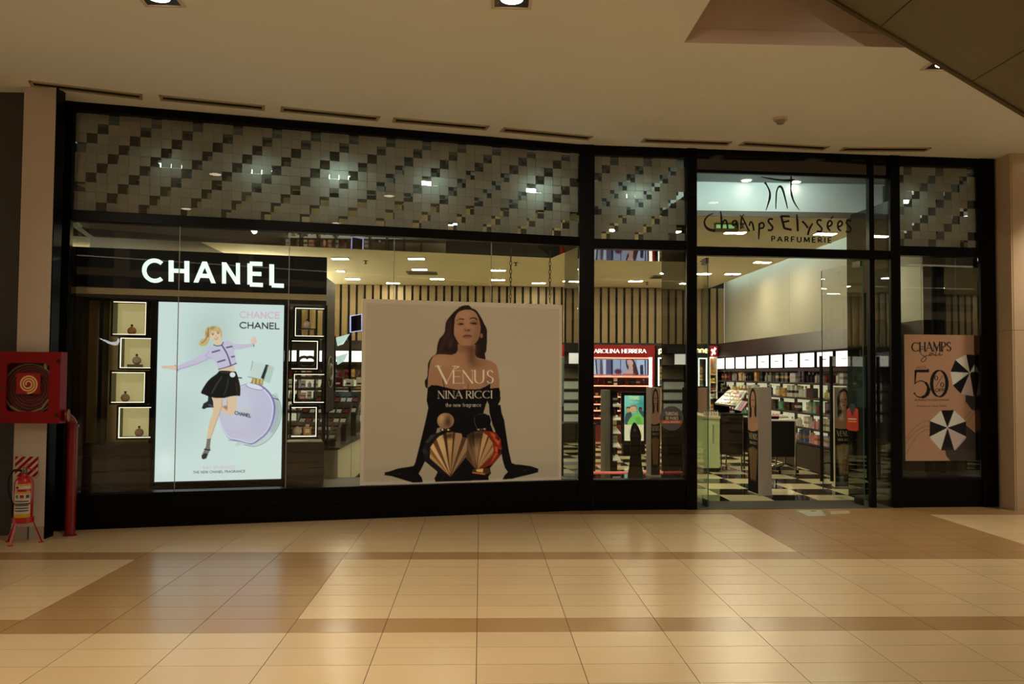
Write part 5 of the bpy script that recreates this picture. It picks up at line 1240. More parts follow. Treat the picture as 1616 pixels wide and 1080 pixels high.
t = thing('tick_sign', 'white lit tick-shaped sign on the opposite side of the mall', 'sign', W, (-2.7, -13.0, 2.5))
build(MB().prism([(-2.38-x*.95, 2.52+z*.95) for x, z in sw], -13.0, -12.97, 'y'), 'lit_tick', emat('tick_white', (.9, .92, 1), 9.0), t)
build(MB().box(-2.9, -2.5, -13.19, -13.001, 2.58, 2.62), 'bracket', GDK, t)
# ---------------------------------------------------------------- shop ceiling: lamps, grilles, sprinklers
def oz(px, py, z): return onz(px, py, z)
LAMPS = [(537,407.5,1),(657,407.5,1),(538,427,0),(662,424.5,1),(557,439.5,1),(690,439.5,1),(786,426,1),(786,441,1),(899,443,1),(912,427.5,0),(1003,443,1),(1048,430,0),(1110,431.5,1),(1156,431.5,1),(1203,413,1),(1158,391,0),(1160,366,1),(1302,368,1),(620,446,1),(850,446,1),(1080,446,0)]
rowtxt = ['back', 'middle', 'front']
t_pos = [oz(px, py, SZ) for px, py, two in LAMPS]
LAMPS += [(700, 0, 1), (560, 0, 1), (1000, 0, 1)]; t_pos += [(-.5, 12.3), (-2.7, 12.6), (1.9, 12.6)]  # three lamps added out of view to light the front counters
for k, (x, y) in enumerate(t_pos):
    two = LAMPS[k][2]
    if y > YB-.3: y = YB-.4
    px = LAMPS[k][0]
    side = 'over the left displays' if px < 600 else 'above the woman poster' if px < 880 else 'over the red unit' if px < 1090 else 'beyond the entrance'
    lab = 'shop ceiling lamp %s, %s' % (side, ('%.0f metres inside' % (y-10.3)))
    t = thing('shop_lamp', 'twin shop ceiling lamp' if two else 'single shop ceiling lamp', 'ceiling light', W, (x, y, SZ-.02), 'lamps in the shop ceiling')
    t['label'] = ('twin' if two else 'single')+' white shop ceiling lamp '+side
    h = .17 if two else .10
    build(MB().box(x-h, x+h, y-.10, y+.10, SZ-.018, SZ-.001), 'housing', mat('lamp_white', (215, 205, 180), rough=.5), t, bevel=.004)
    for s in ((-1, 1) if two else (0,)):
        build(MB().box(x+s*.082-.068, x+s*.082+.068, y-.075, y+.075, SZ-.021, SZ-.0185), 'lamp', emat('shop_lamp_light', SHOPC, SHOP_L), t)
GR = mat('grille_dark', (110, 98, 70), rough=.5)
for px, py, lab, w_ in ((666, 430.5, 'dark ceiling grille among the lamps above the woman poster', .33), (1063, 437, 'pale ceiling grille above the red unit', .5)):
    x, y = oz(px, py, SZ); t = thing('ceiling_grille', lab, 'vent', W, (x, y, SZ-.02), 'grilles in the shop ceiling')
    mb = MB(); mb.box(x-w_, x+w_, y-.25, y-.22, SZ-.02, SZ-.001); mb.box(x-w_, x+w_, y+.22, y+.25, SZ-.02, SZ-.001); mb.box(x-w_, x-w_+.03, y-.22, y+.22, SZ-.02, SZ-.001); mb.box(x+w_-.03, x+w_, y-.22, y+.22, SZ-.02, SZ-.001)
    build(mb, 'frame', GR, t)
    for i in range(7): build(MB().box(x-w_+.03, x+w_-.03, y-.2+i*.06, y-.18+i*.06, SZ-.018, SZ-.002), 'blade', GR, t)
for px, py, lab in ((577, 411.5, 'small sprinkler head above the left end of the woman poster'), (814, 414.5, 'small sprinkler head above the right part of the woman poster'), (1021, 445.5, 'small sprinkler head above the red unit'), (1108, 412, 'small sprinkler head just inside the entrance'), (1172, 353, 'small sprinkler head by the green exit sign')):
    x, y = oz(px, py, SZ)
    y = max(min(y, YB-.3), 11.6)
    build(MB().lathe([(.012, -.07), (.035, -.066), (.012, -.05), (.012, -.015), (.04, -.012), (.045, 0)], 10, (x, y, SZ)), 'sprinkler_head', mat('sprinkler', (90, 78, 54), rough=.4, metal=.5), label=lab, cat='sprinkler', group='sprinklers in the shop ceiling', smooth=True)
# exit sign under the ceiling
Y = 11.95; x0, z1 = wpx(1128, 347.5, Y); x1, z0 = wpx(1166, 366, Y)
t = thing('exit_sign', 'green lit box sign hanging under the shop ceiling behind the shop name', 'sign', W, ((x0+x1)/2, Y, z0))
build(MB().box(x0, x1, Y, Y+.06, z0, z1), 'casing', mat('sign_grey', (128, 116, 84), rough=.4), t, bevel=.004)
build(MB().box(x0+.02, x1-.07, Y-.006, Y-.0005, z0+(z1-z0)*.28, z0+(z1-z0)*.62), 'green_panel', emat('exit_green', (.10, .62, .10), .4), t)
for k in range(3): build(MB().box(x0+.04+k*.09, x0+.10+k*.09, Y-.009, Y-.0065, z0+(z1-z0)*.36, z0+(z1-z0)*.54), 'green_patch', emat('exit_green_pale', (.3, .8, .3), .4), t)
z1 = min(z1, SZ-.012)
for s in (x0+.06, x1-.06): build(MB().tube([(s, Y+.03, z1), (s, Y+.03, SZ)], .006, 6), 'hanger', BLACK, t)
# ---------------------------------------------------------------- right wall: header, light boxes, lit shelves
RX0 = 5.88
t = thing('shelf_run', 'long dark wall unit of lit perfume shelves along the right wall', 'shelving', W, (RX0+.15, 16.8, 0))
bays = [20.75-.78*k for k in range(11)]
build(MB().slab([(RX0-.05, 12.2, 2.10), (RX0-.05, 20.9, 2.10), (RX0+.12, 20.9, 2.45), (RX0+.12, 12.2, 2.45)], (.18, 0, 0)), 'header', mat('header_brown', (40, 27, 27), rough=.4, ior=1.2), t)
build(MB().box(RX0+.04, XR, 12.2, 20.9, 1.74, 2.099), 'light_box_rail', mat('rail_plum', (62, 40, 40), rough=.35), t)
build(MB().box(XR-.06, XR-.002, 12.2, 20.9, .42, 1.739), 'back_panel', mat('shelf_back', (150, 136, 112), rough=.6), t)
build(MB().box(RX0-.09, XR-.002, 12.2, 20.9, 0, .40), 'base_cabinet', mat('base_dark', (40, 36, 30), rough=.3), t)
SH = [1.53, 1.255, .985, .715, .445]
SHM = mat('shelf_dark', (44, 36, 32), rough=.35)
for z in SH: build(MB().box(RX0, XR-.061, 12.2, 20.9, z-.035, z), 'shelf', SHM, t, bevel=.003)
LITP = emat('lit_back_panel', (.50, .49, .30), .85)
for y0_, y1_ in zip(bays[1:], bays[:-1]):
    for z0_, z1_ in zip(SH[1:], SH[:-1]): build(MB().box(XR-.066, XR-.0605, y0_+.055, y1_-.055, z0_+.012, z1_-.045), 'lit_panel', LITP, t)
for y in bays: build(MB().box(XR-.09, XR-.0605, y-.05, y+.05, .42, 1.495), 'post', SHM, t)
WB = emat('white_box_light', (1, .97, .86), 1.15)
for k in range(10):
    ya, yb = bays[k+1]+.06, bays[k]-.06
    b = thing('brand_light_box', 'white lit panel above the right-wall shelves, %s from the back corner' % ['first', 'second', 'third', 'fourth', 'fifth', 'sixth', 'seventh', 'eighth', 'ninth', 'tenth'][k], 'light box', W, (RX0, (ya+yb)/2, 1.80), 'lit panels above the right shelves')
    build(MB().box(RX0-.004, RX0+.039, ya, yb, 1.80, 2.075), 'casing', BLACK, b)
    build(MB().box(RX0-.010, RX0-.0045, ya+.012, yb-.012, 1.812, 2.063), 'lit_face', WB, b)
    m_ = (ya+yb)/2; l_ = (.16, .06, .09, .11, .12, .13, .1, .1, .08, .1)[k]
    build(MB().box(RX0-.0125, RX0-.0105, m_-l_, m_+l_, 1.93, 1.945), 'grey_word', mat('grey_word', (120, 116, 108), rough=.5), b)
# bottles and boxes on the shelves
PAL = [('clear_glass_scent', (196, 196, 180)), ('dark_scent', (34, 30, 32)), ('amber_small', (188, 134, 62)), ('rose_small', (206, 146, 148)), ('green_scent', (96, 160, 128)), ('gold_box', (206, 174, 80)), ('white_box', (220, 214, 196)), ('wine_scent', (96, 30, 40)), ('blue_scent', (70, 96, 130)), ('silver_scent', (150, 150, 146)), ('lilac_box', (176, 156, 190))]
PM = [mat(n, c, rough=.15) for n, c in PAL]
CAPM = [mat('cap_black', (30, 26, 22), rough=.3), mat('cap_silver', (190, 186, 176), rough=.2, metal=.6), mat('cap_gold', (190, 156, 84), rough=.25, metal=.6)]
def proto(shape, m):
    me = bpy.data.meshes.new('scent'); mb = MB()
    if shape == 0: mb.box(-.035, .035, -.022, .022, 0, .10); mb.box(-.012, .012, -.01, .01, .10, .112)
    elif shape == 1: mb.lathe([(.028, 0), (.032, .012), (.032, .10), (.012, .118), (.011, .125)], 10)
    elif shape == 2: mb.box(-.04, .04, -.03, .03, 0, .155)
    elif shape == 3: mb.lathe([(.018, 0), (.034, .012), (.048, .05), (.036, .09), (.013, .102), (.012, .11)], 10, (0, 0, 0), .55, 1)
    else: mb.box(-.055, .055, -.035, .035, 0, .13)
    return mb
CAPS = {0: (.112, .13), 1: (.125, .155), 3: (.11, .13)}
PROT = {}
def product(x, y, z, shape, ci, cc, label, group, rz=0.0, s=1.0):
    key = (shape, ci, cc)
    isbox = shape in (2, 4)
    if key not in PROT:
        body = shared(proto(shape, None), 'carton' if isbox else 'flacon', PM[ci])
        cap = None
        if shape in CAPS: a, b = CAPS[shape]; cap = shared(MB().lathe([(.013, a+.0005), (.014, b)], 8), 'cap', CAPM[cc])
        else: cap = shared(MB().box(-.041 if shape == 2 else -.056, .041 if shape == 2 else .056, -.0305 if shape == 2 else -.0355, .0305 if shape == 2 else .0355, .05, .085), 'printed_band', CAPM[cc])
        PROT[key] = (body, cap)
    body, cap = PROT[key]
    o = bpy.data.objects.new('perfume_box' if isbox else 'perfume_bottle', body); COL.objects.link(o); o.location = (x, y, z); o.rotation_euler = (0, 0, rz); o.scale = (s, s, s)
    c = bpy.data.objects.new(cap.name.split('.')[0], cap); COL.objects.link(c); c.parent = o
    tag(o, label, 'box' if isbox else 'bottle', group); return o
ORD = ['first', 'second', 'third', 'fourth', 'fifth', 'sixth', 'seventh', 'eighth', 'ninth', 'tenth']
PN = ['clear', 'dark', 'amber', 'rose', 'green', 'gold', 'white', 'wine red', 'blue', 'silver', 'lilac']
SHN = ['top', 'second', 'third', 'fourth', 'lowest']
rnd = random.Random(21); cnt = 0
pref = [[1, 9, 7, 1, 0, 2, 1, 9], [6, 5, 2, 0, 1, 6, 0, 9], [7, 1, 9, 0, 4, 1, 6], [3, 6, 0, 7, 4, 10], [10, 3, 6, 8, 0, 4]]
for si, z in enumerate(SH):
    y = 20.55
    while y > 12.45:
        run = rnd.randint(1, 3); ci = rnd.choice(pref[si]); shp = rnd.choice([0, 1, 2, 2, 3, 4] if si else [0, 1, 3, 2, 4]); cc = rnd.randint(0, 2); s = rnd.uniform(1.18, 1.42)
        for r in range(run):
            if y < 12.45 or cnt >= 290: break
            if min(abs(y-b) for b in bays) > .05 or si == 0:
                kind = 'box' if shp in (2, 4) else 'bottle'
                product(RX0+.10+rnd.uniform(-.02, .02), y, z+.0008, shp, ci, cc, '%s %s on %s right-wall shelf under %s white panel' % (PN[ci], kind, SHN[si], ORD[min(9, sum(1 for b in bays[1:] if y < b))]), 'perfumes on the right wall shelves', rz=math.pi/2, s=s); cnt += 1
            y -= {0: .105, 1: .10, 2: .11, 3: .125, 4: .15}[shp]*s*1.02
        y -= rnd.uniform(.02, .09)
# ---------------------------------------------------------------- back wall: red unit, black unit, small red unit
YU = 20.45
def bx(px): return wpx(px, 590, YU)[0]
def bz(py): return wpx(980, py, YU)[1]
def art_screen():
    a = Art(150, 60, [(937, 567), (1022, 567), (1022, 592), (937, 592)], (150, 160, 182)); a.crop(925, 530, 9)
    a.poly([(108,338),(135,338),(150,550),(108,550)], (190, 196, 206)); a.poly([(130,340),(150,340),(165,550),(148,550)], (40, 40, 52)); a.poly([(200,340),(230,340),(245,550),(200,550)], (92, 72, 84)); a.poly([(245,340),(285,340),(285,550),(245,550)], (190, 196, 214))
    a.poly([(285,340),(355,340),(355,550),(285,550)], (84, 76, 116)); a.poly([(352,340),(380,340),(385,550),(352,550)], (36, 32, 52)); a.poly([(385,340),(560,340),(560,550),(390,550)], (150, 166, 188)); a.line([(490,340),(490,550)], 1.0, (40, 44, 60))
    a.ell(455, 510, 50, 38, (92, 34, 52), blur=2); a.poly([(720,340),(865,340),(865,550),(720,550)], (178, 190, 212)); a.poly([(830,340),(850,340),(850,550),(832,550)], (60, 58, 96))
    a.poly([(565,345),(640,330),(690,360),(735,500),(740,552),(660,552),(665,440),(610,420),(600,480),(575,440)], (58, 34, 36), smooth=True)
    a.poly([(585,345),(650,345),(668,400),(630,440),(590,410)], (206, 160, 150), smooth=True); a.poly([(610,420),(665,430),(670,550),(520,552),(545,500),(620,480)], (200, 150, 140)); a.poly([(520,540),(700,540),(700,552),(520,552)], (150, 90, 90))
    a.ell(600, 375, 6, 3, (50, 30, 32)); a.line([(598,405),(620,404)], .6, (150, 60, 66))
    a.poly([(765,430),(810,420),(815,550),(770,550)], (44, 34, 60)); a.ell(790, 425, 22, 16, (60, 50, 80)); return a
t = thing('red_unit', 'tall red lit perfume unit with a video screen against the back wall', 'shelving', W, (bx(970), YU+.25, 0))
REDU = mat('unit_red', (130, 8, 10), rough=.35); RGLOW = emat('red_glow', (1.0, .045, .02), .95)
xl_, xr_ = bx(884), bx(1034)
build(MB().box(xl_, xr_, YU+.02, YU+.5, bz(564), bz(545)), 'fascia', REDU, t, bevel=.005)
build(MB().box(xl_, xr_, YU+.42, YU+.5, 0, bz(564)), 'back', mat('unit_dark_red', (90, 8, 10), rough=.4), t)
build(MB().box(xl_, xl_+.05, YU+.05, YU+.42, 0, bz(564)), 'side', REDU, t); build(MB().box(xr_-.05, xr_, YU+.05, YU+.42, 0, bz(564)), 'side', REDU, t)
build(MB().box(xl_+.05, bx(1024), YU+.03, YU+.06, bz(566.5), bz(563.2)), 'red_light_bar', RGLOW, t); build(MB().box(xl_+.05, bx(1024), YU+.03, YU+.06, bz(596), bz(592.5)), 'red_light_bar', RGLOW, t)
build(MB().box(bx(1024.5), bx(1029.5), YU+.02, YU+.05, bz(612), bz(563.5)), 'white_light_bar', emat('white_glow', (1, .85, .72), 1.4), t)
for k, (ch, ox) in enumerate(layout('CAROLINA HERRERA', .12)[0]):
    wd = layout('CAROLINA HERRERA', .12)[1]; sx = (1019.5-930.5)/wd
    def place(x, y, d, ox=ox): qx, qz = wpx(930.5+(ox+x)*sx, 557.2-y*6.0, YU); return (qx, YU+.018-d, qz)
    build(letter_mb(ch, .19, .55, .10, place, 0, .02), 'letter', emat('letter_white', (1, .96, .88), 1.0), t)
s_ = thing('video_screen', 'wide video screen showing a long-haired woman, set in the red unit', 'screen', W, (bx(980), YU, bz(592)))
build(MB().box(bx(936), bx(1022.5), YU+.012, YU+.05, bz(592.3), bz(566.7)), 'casing', BLACK, s_, bevel=.004)
art_panel(art_screen(), 'picture', [(bx(937), YU+.011, bz(567.5)), (bx(1021.8), YU+.011, bz(567.5)), (bx(1021.8), YU+.011, bz(591.8)), (bx(937), YU+.011, bz(591.8))], vmat('screen_picture', emit=.95, rough=.2), s_)
shz = [608.5, 626, 638, 648, 660]
for py in shz:
    build(MB().box(xl_+.051, xr_-.055, YU+.06, YU+.419, bz(py)-.02, bz(py)), 'shelf', REDU, t); build(MB().box(xl_+.051, xr_-.055, YU+.045, YU+.0595, bz(py)-.03, bz(py)+.002), 'red_light_bar', RGLOW, t)
build(MB().box(xl_+.051, xr_-.051, YU+.06, YU+.419, 0, bz(672)), 'drawer_base', mat('unit_dark_red'), t)
rn = random.Random(5)
for si, py in enumerate(shz):
    x = xl_+.12
    while x < xr_-.14:
        ci = rn.choice([[1, 7, 1, 6], [2, 6, 1, 5], [2, 3], [5, 2, 6], [6, 7]][si]); shp = rn.choice([0, 2, 4, 3])
        product(x, YU+.16, bz(py)+.0008, shp, ci, rn.randint(0, 2), '%s perfume %s on the %s shelf of the red unit' % (PN[ci], 'box' if shp in (2, 4) else 'bottle', SHN[si]), 'perfumes on the red unit', s=1.15 if si == 0 else .62); x += .14 if si == 0 else .10
t = thing('black_unit', 'tall black perfume unit with yellow lit letters beside the red unit', 'shelving', W, (bx(1078), YU+.25, 0))
xl_, xr_ = bx(1036), bx(1118.5)
build(MB().box(xl_, xr_, YU+.02, YU+.5, bz(562.5), bz(545)), 'fascia', mat('unit_black', (16, 14, 12), rough=.3), t, bevel=.005)
build(MB().box(xl_, xr_, YU+.42, YU+.5, 0, bz(562.5)), 'back', mat('unit_beige', (120, 104, 76), rough=.5), t)
for a, b in ((1036, 1038), (1060.5, 1063), (1100, 1102), (1117, 1118.5)): build(MB().box(bx(a), bx(b), YU+.03, YU+.42, 0, bz(562.5)), 'upright', mat('unit_black'), t)
GLOWW = emat('showcase_glow', (.86, 1, .92), 1.2)
for a, b in ((1039, 1060), (1102.5, 1116.5)):
    mb = MB(); xa_, xb_, za_, zb2 = bx(a), bx(b), bz(609), bz(564); e = .028
    mb.box(xa_, xa_+e, YU+.02, YU+.05, za_, zb2); mb.box(xb_-e, xb_, YU+.02, YU+.05, za_, zb2); mb.box(xa_+e, xb_-e, YU+.02, YU+.05, zb2-e, zb2)
    build(mb, 'lit_frame', GLOWW, t)
    for py in (588, 600, 609): build(MB().box(xa_+e, xb_-e, YU+.06, YU+.40, bz(py)-.015, bz(py)), 'shelf', mat('unit_black'), t)
    for py, ci in ((588, 2), (600, 5), (609, 9)):
        x = xa_+.09
        while x < xb_-.08:
            product(x, YU+.16, bz(py)+.0008, 2, ci, 2, '%s perfume box in the %s lit case of the black unit' % (PN[ci], 'left' if a < 1050 else 'right'), 'boxes in the black unit', s=.95); x += .10
build(MB().box(bx(1038.1), bx(1116.9), YU+.06, YU+.419, 0, bz(611)), 'lower_cupboard', mat('unit_beige'), t)
for a, b in ((1038.5, 1060), (1102.5, 1116.5)): build(MB().box(bx(a), bx(b), YU+.045, YU+.0595, bz(655), bz(612.5)), 'printed_panel', mat('unit_print', (150, 112, 92), rough=.5), t)
YL = emat('letter_yellow', (1, .80, .28), 1.0)
for k, (ch, ox) in enumerate(layout('paco rabanne', .16)[0]):
    wd = layout('paco rabanne', .16)[1]; sx = (1117.5-1040)/wd
    def place(x, y, d, ox=ox): qx, qz = wpx(1040+(ox+x)*sx, 557-y*9.2, YU); return (qx, YU+.018-d, qz)
    build(letter_mb(ch, .22, 0, 0, place, 0, .02), 'letter', YL, t)
t = thing('small_red_unit', 'narrow perfume unit with a red top sign in the back right corner', 'shelving', W, (bx(1127), YU+.25, 0))
xl_, xr_ = bx(1120.5), bx(1133)
build(MB().box(xl_, xr_, YU+.02, YU+.5, bz(562), bz(545)), 'sign_block', mat('unit_red2', (150, 10, 14), rough=.35), t, bevel=.005)
build(MB().slab([(bx(1122.5), YU+.018, bz(560)), (bx(1124.5), YU+.018, bz(560)), (bx(1131), YU+.018, bz(549)), (bx(1128), YU+.018, bz(547))], (0, -.006, 0)), 'white_flower_mark', emat('letter_white', (1, .96, .88), 1.0), t)
build(MB().slab([(bx(1122), YU+.018, bz(552)), (bx(1124), YU+.018, bz(549)), (bx(1130), YU+.018, bz(556)), (bx(1129), YU+.018, bz(559))], (0, -.004, 0)), 'white_flower_mark', emat('letter_white'), t)
build(MB().box(xl_, xr_, YU+.42, YU+.5, 0, bz(562)), 'back', mat('unit_orange', (190, 130, 70), rough=.5), t)
build(MB().box(xl_, xl_+.02, YU+.04, YU+.42, 0, bz(562)), 'side', WHITE, t); build(MB().box(xr_-.02, xr_, YU+.04, YU+.42, 0, bz(562)), 'side', WHITE, t)
build(MB().box(xl_+.021, xr_-.021, YU+.36, YU+.38, bz(563.5), bz(562.3)), 'strip_light', emat('unit_strip', (1, .8, .5), 8), t)
for py, ci in ((590, 2), (603, 5), (616, 7), (628, 6), (645, 2)):
    build(MB().box(xl_+.021, xr_-.021, YU+.06, YU+.419, bz(py)-.015, bz(py)), 'shelf', WHITE, t)
    for x in (xl_+.07, xl_+.13): product(x, YU+.16, bz(py)+.0008, 2, ci, 2, '%s perfume box in the narrow corner unit' % PN[ci], 'boxes in the corner unit', s=.7)
# left part of the back wall: lit panels over shelves
t = thing('back_shelf_unit', 'dark lit shelf unit against the back wall, seen left of the woman poster', 'shelving', W, (bx(520), YU+.25, 0))
xl_, xr_ = bx(440), bx(700)
build(MB().box(xl_, xr_, YU+.44, YU+.5, 0, 2.35), 'back', mat('shelf_back'), t)
for z in (1.9, 1.55, 1.27, 1.0, .72, .44): build(MB().box(xl_, xr_, YU+.10, YU+.439, z-.035, z), 'shelf', SHM, t); 
for z in (1.27, 1.0, .72, .44): build(MB().box(xl_+.05, xr_-.05, YU+.425, YU+.439, z+.02, z+.20), 'lit_panel', LITP, t)
build(MB().box(xl_, xr_, YU+.10, YU+.439, 0, .40), 'base_cabinet', mat('base_dark'), t)
build(MB().box(xl_, xr_, YU+.08, YU+.439, 2.2, 2.35), 'header', SHM, t)
k = 0; x = xl_+.03
while x < xr_-.3:
    build(MB().box(x-.03, x-.002, YU+.08, YU+.439, .401, 2.199), 'post', SHM, t)
    b = thing('brand_light_box', 'white lit panel on the back wall shelf unit, %s from its left end' % ['first', 'second', 'third', 'fourth', 'fifth', 'sixth', 'seventh', 'eighth', 'ninth', 'tenth'][k], 'light box', W, (x+.2, YU+.12, 1.93), 'lit panels on the back wall')
    build(MB().box(x+.004, x+.37, YU+.11, YU+.16, 1.905, 2.19), 'casing', BLACK, b); build(MB().box(x+.014, x+.36, YU+.103, YU+.1095, 1.915, 2.18), 'lit_face', WB, b)
    x += .42; k += 1
for si, z in enumerate((1.55, 1.27, 1.0, .72)):
    x = xl_+.10
    while x < bx(575):
        ci = rn.choice([3, 6, 0, 7, 10, 2]); shp = rn.choice([0, 1, 2, 2, 3, 4])
        product(x, YU+.2, z+.0008, shp, ci, rn.randint(0, 2), '%s %s on the %s lit shelf of the back unit' % (PN[ci], 'box' if shp in (2, 4) else 'bottle', SHN[si]), 'perfumes on the back wall unit', s=1.2); x += .15
# ---------------------------------------------------------------- tall printed display boxes
def art_side():
    a = Art(60, 240, [(0, 0), (30, 0), (30, 170), (0, 170)], (124, 104, 82)); a.crop(0, 0, 1)
    a.poly([(5,36),(4,22),(8,8),(15,2),(22,8),(25,22),(25,50),(24,60),(18,62),(6,52)], (34, 22, 16), smooth=True)
    a.poly([(9,20),(11,10),(15,7),(19,10),(21,20),(20,32),(15,38),(10,32)], (140, 98, 70), smooth=True); a.poly([(12,34),(19,34),(20,46),(30,52),(30,72),(0,72),(0,56),(11,48)], (140, 98, 70))
    for x in (12, 18): a.ell(x, 21, 1.8, 1, (40, 26, 20))
    a.ell(15, 31, 2.6, 1.2, (110, 50, 44)); a.line([(15,22),(15,27)], .8, (110, 74, 52))
    a.poly([(0,70),(10,72),(20,71),(30,68),(30,170),(0,170)], (16, 12, 10)); a.poly([(2,100),(15,96),(28,100),(22,160),(8,160)], (92, 66, 36), blur=2); a.line([(15,98),(12,158)], .8, (50, 32, 18)); a.line([(22,100),(17,158)], .8, (50, 32, 18)); a.poly([(0,150),(30,150),(30,170),(0,170)], (20, 16, 12), blur=2)
    a.text('VENUS', (4, 84), (27, 84), 9, (150, 126, 96), bold=.14, contrast=.5); a.text('NINA RICCI', (5, 92), (26, 92), 4, (140, 118, 92), bold=.15); return a
BOXM = mat('display_grey', (178, 166, 152), rough=.6)
SIDE = art_side()
def tall_box(fr, wd, dp, h, face, label, cat='display box'):
    """local box: front at w=0; face 'left' or 'front' carries the print"""
    t = thing('display_box', label, cat, fr, (wd/2, dp/2, .012), 'tall printed display boxes')
    build(MB().box(0, wd, 0, dp, .02, h), 'carton', BOXM, t, bevel=.004)
    build(MB().box(-.008, wd+.008, -.008, dp+.008, .004, .019), 'base_plate', mat('base_white', (190, 178, 160), rough=.5), t)
    if face == 'left': quad = [(-.002, dp-.004, h-.004), (-.002, .004, h-.004), (-.002, .004, .024), (-.002, dp-.004, .024)]
    else: quad = [(.004, -.002, h-.004), (wd-.004, -.002, h-.004), (wd-.004, -.002, .024), (.004, -.002, .024)]
    art_panel(SIDE, 'print', quad, vmat('poster_print', rough=.7), t, gain=(1.9, 2.2, 2.7)); return t
x, y = onz(1197, 783); tall_box(Frame(x, y, 3), .19, .38, 1.49, 'left', 'tall grey display box with a narrow woman print on its side, standing inside the entrance')
x, y = onz(1318, 772); tall_box(Frame(x+.05, y+.12, -12), .26, .22, 1.49, 'front', 'tall display box with a woman print behind the right glass door')
FW3 = Frame(*FB.w(FB.px(1027, 700, .55)[0], .55, 0)[:2], 6)
t = tall_box(FW3, .125, .2, 1.155, 'front', 'narrow tall display box with a woman print in the window left of the entrance')
t.location.z += .333
for ch in t.children: pass
# ---------------------------------------------------------------- things in the window left of the entrance
SHOE = mat('prop_black', (7, 6, 6), rough=.16, ior=1.3)
cu, cz_ = FB.px(1003, 757, .5); h0 = FB.px(1001, 667, .5)[1]
sec = [(0, .105, 0), (.06, .10, 0), (.14, .085, 0), (.30, .072, 0), (.42, .062, 0), (.50, .068, 0), (.58, .075, 0), (.66, .062, -.005), (.72, .045, -.012), (.76, .022, -.016), (.775, .006, -.018)]
mb = MB(); k = (h0-.336)/.775; nn = 20; vs = []; fs = []
for (z, r, o) in sec:
    for i in range(nn): a = 2*math.pi*i/nn; vs.append((cu+o+r*math.cos(a), .5+r*.8*math.sin(a), .336+z*k))
for j in range(len(sec)-1):
    for i in range(nn): fs.append((j*nn+i, j*nn+(i+1) % nn, (j+1)*nn+(i+1) % nn, (j+1)*nn+i))
fs += [tuple(range(nn))[::-1], tuple((len(sec)-1)*nn+i for i in range(nn))]
build(mb.add(vs, fs), 'display_prop', SHOE, fr=FB, smooth=True, label='tall glossy black heel-shaped display prop with a pointed rounded top in the window', cat='prop')
build(MB().box(.13, P20-.01, .98, 1.0, .336, .352), 'red_strip', emat('red_strip_glow', (1, .05, .03), .6), fr=FB, label='thin red lit strip along the back edge of the black window platform', cat='light strip')
build(MB().box(.125, P20-.004, .165, 1.09, .3345, .3358), 'platform_top', GLOSS, wg)
# kiosk with a green lit advertisement
def art_kiosk():
    a = Art(70, 160, [(985.5, 624.5), (1016, 624.5), (1016, 696), (985.5, 696)], (96, 176, 158)); a.crop(925, 530, 9)
    a.poly([(545,850),(700,850),(640,1010),(545,1050)], (130, 200, 176), blur=10); a.poly([(720,900),(820,900),(820,1100),(740,1080)], (70, 150, 140), blur=8)
    a.text('TRIBE', (605, 905), (755, 905), 40, (206, 226, 150), bold=.24, gap=.1); a.text('TRIBE', (612, 960), (745, 960), 22, (170, 214, 150), bold=.24, alpha=.6)
    a.poly([(740,968),(820,964),(820,972),(740,976)], (40, 160, 80))
    a.crop(925, 640, 9)
    a.poly([(560,275),(555,170),(580,110),(640,100),(660,275)], (58, 76, 78), smooth=True); a.poly([(740,110),(800,80),(820,110),(820,180)], (44, 84, 92), smooth=True)
    a.ell(602, 62, 34, 42, (188, 148, 98)); a.poly([(565,50),(580,22),(625,22),(640,50),(600,40)], (92, 70, 46)); a.ell(768, 58, 26, 34, (92, 66, 56)); a.poly([(742,45),(760,26),(790,32),(794,50)], (40, 34, 32))
    a.poly([(600,275),(630,180),(690,130),(740,90),(790,150),(820,190),(820,275)], (116, 186, 84), smooth=True); a.poly([(700,180),(760,160),(800,270),(720,270)], (90, 160, 64), blur=3)
    a.ell(668, 58, 44, 52, (212, 168, 116)); a.poly([(620,40),(640,0),(700,-8),(728,30),(718,60),(700,20),(650,22)], (150, 112, 70)); a.ell(652, 60, 6, 4, (70, 50, 36)); a.ell(690, 52, 6, 4, (70, 50, 36)); a.line([(660,90),(690,82)], .7, (150, 84, 70))
    a.poly([(545,275),(820,275),(820,505),(545,505)], (214, 206, 164)); a.ell(760, 400, 32, 42, (190, 196, 110), blur=1); a.ell(640, 380, 30, 40, (60, 60, 50), alpha=.2); return a
Y = 17.4; x0, x1 = wpx(981, 660, Y)[0], wpx(1020, 660, Y)[0]; z1, z0 = wpx(1000, 619, Y)[1], wpx(1000, 701, Y)[1]
t = thing('screen_kiosk', 'black floor kiosk with a lit green advertisement of three young people', 'kiosk', W, ((x0+x1)/2, Y+.1, 0))
build(MB().box(x0, x1, Y+.01, Y+.12, z0, z1), 'casing', BLACK, t, bevel=.006); build(MB().box(x0+.03, x1-.03, Y-.02, Y+.2, 0, z0-.001), 'foot', BLACK, t, bevel=.004)
ax0, ax1 = wpx(985.5, 660, Y)[0], wpx(1016, 660, Y)[0]; az1, az0 = wpx(1000, 624.5, Y)[1], wpx(1000, 696, Y)[1]
art_panel(art_kiosk(), 'lit_picture', [(ax0, Y+.008, az1), (ax1, Y+.008, az1), (ax1, Y+.008, az0), (ax0, Y+.008, az0)], vmat('screen_picture', emit=.95, rough=.2), t)
